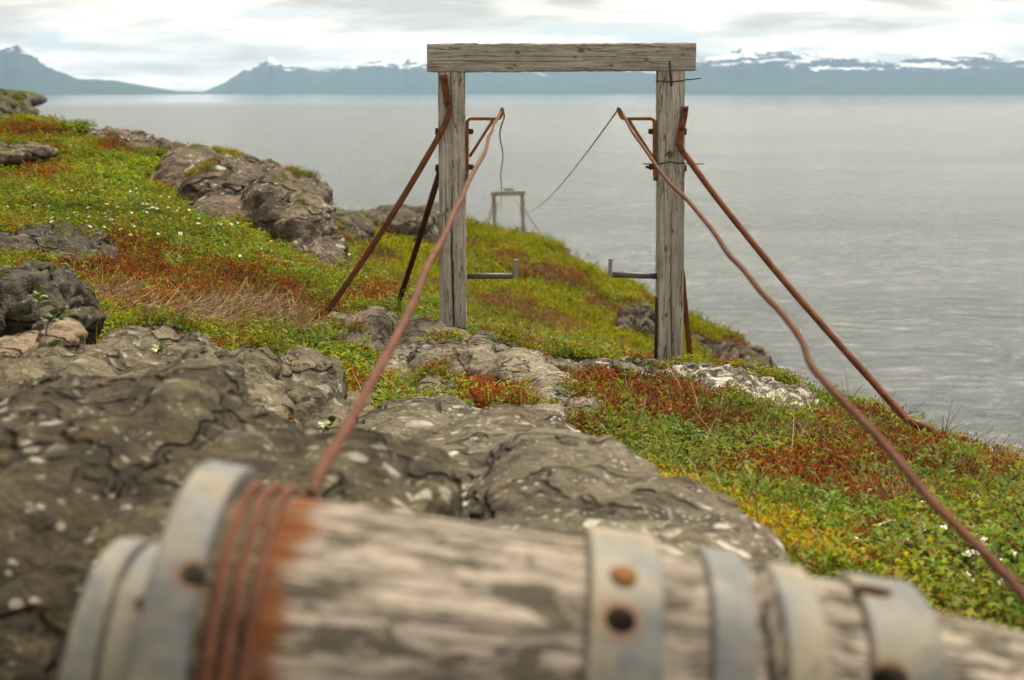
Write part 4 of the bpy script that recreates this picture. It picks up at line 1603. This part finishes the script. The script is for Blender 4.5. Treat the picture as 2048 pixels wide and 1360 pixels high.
# turf of the headland
kb = scatter(KNOLL, 60000, -.19, .2, 12.0, .4, .62)
keep = np.ones(len(kb), bool)
for i in range(len(kb)):
    t = on_rock(kb[i, 0], kb[i, 1])
    if t is not None and t > kb[i, 2] - .012 * kb[i, 1]:
        keep[i] = False
kb = kb[keep]
u, v = pix(kb)
kn = fbm(p2(kb[:, 0] * .6, kb[:, 1] * .35), 4, 55)
kr = field(u, v, [(1095, 655, 60, 24, 1), (1085, 560, 110, 16, .8), (1260, 610, 80, 20, .5), (1280, 660, 50, 20, .6), (960, 610, 60, 18, .5), (1470, 700, 60, 22, .8), (1130, 520, 40, 20, .8), (1400, 730, 50, 30, .7), (760, 520, 60, 14, .6), (1170, 620, 70, 14, .8), (700, 480, 60, 12, .5), (1010, 520, 60, 10, .6)]) * .75 + .95 * kn + .3 * fbm(p2(kb[:, 0] * 2.2, kb[:, 1] * 1.2), 3, 57)
KG = [(.15, .165, .007), (.20, .195, .008), (.10, .13, .008), (.24, .21, .012)]
ks = np.clip(kb[:, 1] * .1, 1.2, 3.6)
kg, kred = np.where(kr < .42)[0], np.where(kr >= .42)[0]
cover("headland_turf", "yellow green turf and shrublets covering the headland",
      [clumps(kb[kg], 9, .024, .5, .05, .03, (.1, 1.2), KG, ks[kg]), blades(kb[kg[::3]], 4, .07, .006, KG, (.7, 1.4), .3, ks[kg[::3]], .05)], LEAF)
cover("headland_heath", "rust red and brown heath patches on the headland",
      [clumps(kb[kred], 10, .022, .45, .05, .03, (.1, 1.2), [(.16, .055, .022), (.12, .07, .03), (.20, .085, .03), (.11, .10, .03)], ks[kred])], LEAFR)


# ------------------------------------------------------------------ flowers, berries, single plants
def petal_mesh():
    V, F = [], []
    for k in range(4):
        a = k * math.pi / 2
        d = Vector((math.cos(a), math.sin(a), .12)); s = Vector((-math.sin(a), math.cos(a), 0))
        b = len(V)
        V += [Vector((0, 0, 0)), d * .5 + s * .32 + Vector((0, 0, .03)), d * .8 + s * .22, d, d * .8 - s * .22, d * .5 - s * .32 + Vector((0, 0, .03))]
        F.append(tuple(range(b, b + 6)))
    b = len(V)
    for k in range(6):
        a = k * math.pi / 3
        V.append(Vector((math.cos(a) * .17, math.sin(a) * .17, .05)))
    V.append(Vector((0, 0, .2)))
    c = [(b + k, b + (k + 1) % 6, b + 6) for k in range(6)]
    st0 = len(V)
    for k in range(4):
        a = k * math.pi / 2
        V += [Vector((math.cos(a) * .04, math.sin(a) * .04, 0)), Vector((math.cos(a) * .05, math.sin(a) * .05, -4.0))]
    st = [(st0 + 2 * k, st0 + 2 * ((k + 1) % 4), st0 + 2 * ((k + 1) % 4) + 1, st0 + 2 * k + 1) for k in range(4)]
    me = bpy.data.meshes.new("flower")
    me.from_pydata([tuple(x) for x in V], [], F + c + st)
    me.update()
    me.materials.append(mat_plain("white_bracts", (.72, .71, .64), .6, .12, 200))
    me.materials.append(mat_plain("dark_flower_centre", (.06, .035, .035), .7, .2, 200))
    me.materials.append(mat_plain("flower_stem", (.10, .13, .03), .7, .2, 200))
    me.polygons.foreach_set('material_index', [0] * 4 + [1] * 6 + [2] * 4)
    return me


def berry_mesh():
    bm = bmesh.new()
    r = bmesh.ops.create_icosphere(bm, subdivisions=2, radius=1)
    for vv in bm.verts:
        vv.co *= 1 + .16 * math.sin(vv.co.x * 9) * math.sin(vv.co.y * 9) * math.sin(vv.co.z * 9)
    me = bpy.data.meshes.new("berry")
    bm.to_mesh(me); bm.free()
    me.polygons.foreach_set('use_smooth', np.ones(len(me.polygons), dtype=bool))
    me.materials.append(mat_plain("berry_skin", (.34, .012, .028), .35, .3, 200))
    return me


ux, vx = pix(base)
FM, BM = petal_mesh(), berry_mesh()
wf = field(ux, vx, [(330, 440, 270, 55, 1), (560, 520, 150, 40, .5), (80, 490, 110, 40, .7), (60, 420, 100, 50, .5), (1880, 1130, 190, 90, .38), (700, 580, 60, 40, .3), (1960, 1190, 90, 40, .4), (1590, 870, 60, 25, .3), (120, 330, 120, 40, .35), (900, 830, 100, 40, .15)]) * (kind == 0)
pf = wf ** 2 / (base[:, 1] + 2)
pick = RNG.choice(len(base), 260, replace=False, p=pf / pf.sum())
for j in pick:
    o = bpy.data.objects.new("flower", FM)
    COL.objects.link(o)
    s = .0075 * random.uniform(.75, 1.2) * scl[j]
    o.location = (base[j, 0], base[j, 1], base[j, 2] + .040 * scl[j])
    o.scale = (s, s, s)
    o.rotation_euler = (random.uniform(0, .7), random.uniform(-.4, .4), random.uniform(0, 6.28))
    tag(o, "tiny white four petalled flower dotted among the green heath leaves", "flower", "tiny white flowers in the heath")
wb = field(ux, vx, [(1400, 900, 250, 60, 1), (1500, 1000, 200, 80, .8), (1850, 1150, 180, 90, .8), (1120, 840, 80, 40, .6), (90, 660, 60, 40, .8), (1900, 960, 120, 40, .5)]) * (kind == 0)
pb_ = wb / wb.sum()
for j in RNG.choice(len(base), 46, replace=False, p=pb_):
    o = bpy.data.objects.new("berry", BM)
    COL.objects.link(o)
    s = .0052 * random.uniform(.7, 1.3)
    o.location = (base[j, 0], base[j, 1], base[j, 2] + .036 * scl[j])
    o.scale = (s, s, s)
    tag(o, "small crimson berry showing among the leaves of the heath", "berry", "crimson berries in the heath")


def sprig(label, u, v, d, n, leaf, h, cols, wide=.6, lean=(0, 0), name="leafy_plant"):
    """one leafy plant with visible oval leaves on a stem"""
    b = P(u, v, d)
    root = empty(name, b)
    tag(root, label, "plant")
    sv, sf = tube(smooth_path([b + Vector((0, 0, -.02)), b + Vector((lean[0] * .4, lean[1] * .4, h * .5)), b + Vector((lean[0], lean[1], h))], 4), .0018, 6)
    mesh_object("stem", sv, sf, mat_plain("plant_stem", (.14, .09, .04), .8), root)
    for k in range(n):
        t = .35 + .65 * k / max(1, n - 1)
        c = b + Vector((lean[0] * t, lean[1] * t, h * t))
        az = k * 2.4 + random.uniform(-.4, .4)
        e = random.uniform(.1, .9) if k < n - 1 else 1.2
        dv = Vector((math.cos(az) * math.cos(e), math.sin(az) * math.cos(e), math.sin(e)))
        sd_ = dv.cross(Vector((0, 0, 1))).normalized()
        nn = sd_.cross(dv)
        L = leaf * random.uniform(.75, 1.15)
        V, Fc = [], []
        for q in range(7):
            tt = q / 6
            ww = L * wide * .5 * math.sin(math.pi * min(1, tt * .93 + .05)) ** .8
            cc = c + dv * (L * tt) - Vector((0, 0, L * .18 * tt * tt))
            V += [cc + sd_ * ww + nn * ww * .3, cc, cc - sd_ * ww + nn * ww * .3]
        for q in range(6):
            a = q * 3
            Fc += [(a, a + 1, a + 4, a + 3), (a + 1, a + 2, a + 5, a + 4)]
        o = mesh_object("leaf", V, Fc, cols[k % len(cols)], root)
    return root


lg = [mat_plain("oval_leaf_%s" % n, c, .45, .2, 60) for n, c in (("fresh", (.10, .15, .014)), ("deep", (.05, .09, .016)), ("yellow", (.15, .17, .02)))]
sprig("upright willow sprig with pale oval leaves against the blackish mossy rock", 78, 620, 3.55, 8, .030, .045, lg, .55, (.004, -.01))
sprig("round leaved plant spilling over the top of the rounded brown boulder", 90, 655, 3.36, 11, .026, .03, [lg[1], lg[1], lg[0]], .85, (.03, -.02))
sprig("leafy plant in the gap below the rounded brown boulder", 100, 726, 3.28, 12, .026, .03, [lg[1], lg[0]], .85, (.03, -.02))
sprig("fresh green plant beside the small tan rock under the wire", 640, 868, 3.1, 11, .026, .03, [lg[0], lg[2]], .7, (.03, -.02))
sprig("lobed bright plant beside the ribbed bedrock ridge", 1090, 795, 4.7, 9, .034, .03, [lg[0], lg[0], lg[2]], .9, (.0, -.03))
sprig("lobed bright plant in red heath under the flat lichen rock", 1196, 792, 4.8, 8, .034, .03, [lg[0], lg[2]], .9, (.0, -.03))
sprig("wide leaved plant in the heath below the tangle of dead twigs", 1520, 975, 3.4, 8, .030, .035, [lg[1], lg[0]], .8, (.0, -.02))
sprig("small leafy plant growing from the crack above the lumpy bedrock", 310, 712, 3.2, 9, .024, .02, [lg[0], lg[2]], .7, (.02, -.02))

# thin seeding grass stalks that stand clear of the heath
m_straw = mat_plain("straw", (.42, .30, .13), .8, .3, 60)
stalks = [("pale straw stalk standing before the small grey rock shelf", 1003, 868, 3.7, 62, 5), ("reddish straw stalk in front of the green patch downhill of the ribbed ridge", 1328, 950, 3.4, 95, 2),
          ("bent straw stalk at the lower end of the ribbed bedrock ridge", 930, 815, 4.5, 60, -8), ("short straw stalk rising beside the block of the ribbed ridge", 905, 800, 4.6, 50, -4),
          ("seeding grass stalk on the skyline just uphill of the bent brace foot", 1800, 846, 4.75, 50, 14), ("second grass stalk on the skyline, next to the bent brace foot", 1776, 835, 4.85, 42, 9),
          ("tiny grass stalk on the skyline beyond the bent brace foot", 1884, 862, 4.65, 40, 5), ("straw stalk arching over the lumpy bedrock", 55, 770, 2.7, 70, 12),
          ("second straw stalk rising from the grassy gap of the lumpy bedrock", 45, 775, 2.75, 55, -4), ("grass stalk on the skyline above the low grey rock rim", 322, 300, 13.1, 34, 2),
          ("thin grass stalk on the skyline near the cliff end", 372, 305, 12.8, 30, 4), ("grass stalk on the top skyline of the heath slope", 108, 250, 13.9, 30, 3)]
for lab, u, v, d, hp, dx in stalks:
    a = P(u, v + 6, d)
    pts = [P(u + dx * t * t, v + 6 - hp * t, d) for t in (0, .3, .6, .85, 1)]
    k = d / FPX
    r0 = max(.0011, .5 * k)
    vv, ff = tube(smooth_path(pts, 3), [r0] * 9 + [r0 * 1.7, r0 * 2.2, r0 * 1.8, r0 * .6], 6)
    o = mesh_object("grass_stalk", vv, ff, m_straw)
    tag(o, lab, "grass stalk")

# bleached dead root lying in the hollow before the ribbed ridge
m_root = mat_plain("bleached_wood", (.42, .40, .36), .85, .3, 60)
RP = []
for pts, rr0 in (([(806, 795), (820, 800), (838, 808), (845, 822), (872, 829), (905, 828)], .006), ([(828, 792), (826, 806), (815, 818), (806, 830)], .005), ([(838, 808), (830, 822), (842, 832)], .004), ([(820, 800), (812, 786), (818, 776)], .004)):
    q = [P(u, v, 4.35 - .0 * i) for i, (u, v) in enumerate(pts)]
    sp = smooth_path(q, 4)
    RP.append(tube(sp, [rr0 * (1 - .6 * i / len(sp)) for i in range(len(sp))], 7))
vv, ff = join(*RP)
o = mesh_object("dead_root", vv, ff, m_root)
tag(o, "bleached forked dead root lying in the hollow before the ribbed bedrock", "root")

# ------------------------------------------------------------------ sea air
m, nt, out = new_mat("haze")
vol = nt.new('ShaderNodeVolumePrincipled')
vol.inputs['Color'].default_value = (.44, .69, 1.0, 1)
vol.inputs['Density'].default_value = 4.8e-5
vol.inputs['Anisotropy'].default_value = 0.0
nt.l.new(vol.outputs[0], out.inputs['Volume'])
bm = bmesh.new()
bmesh.ops.create_cube(bm, size=1)
for q in bm.verts:
    q.co = Vector((q.co.x * 60000, (q.co.y + .5) * 18900 - 100, WATER_Z - 8 + (q.co.z + .5) * 610))
me = bpy.data.meshes.new("haze"); bm.to_mesh(me); bm.free()
me.materials.append(m)
hz = bpy.data.objects.new("haze", me)
COL.objects.link(hz)
hz['kind'] = 'stuff'
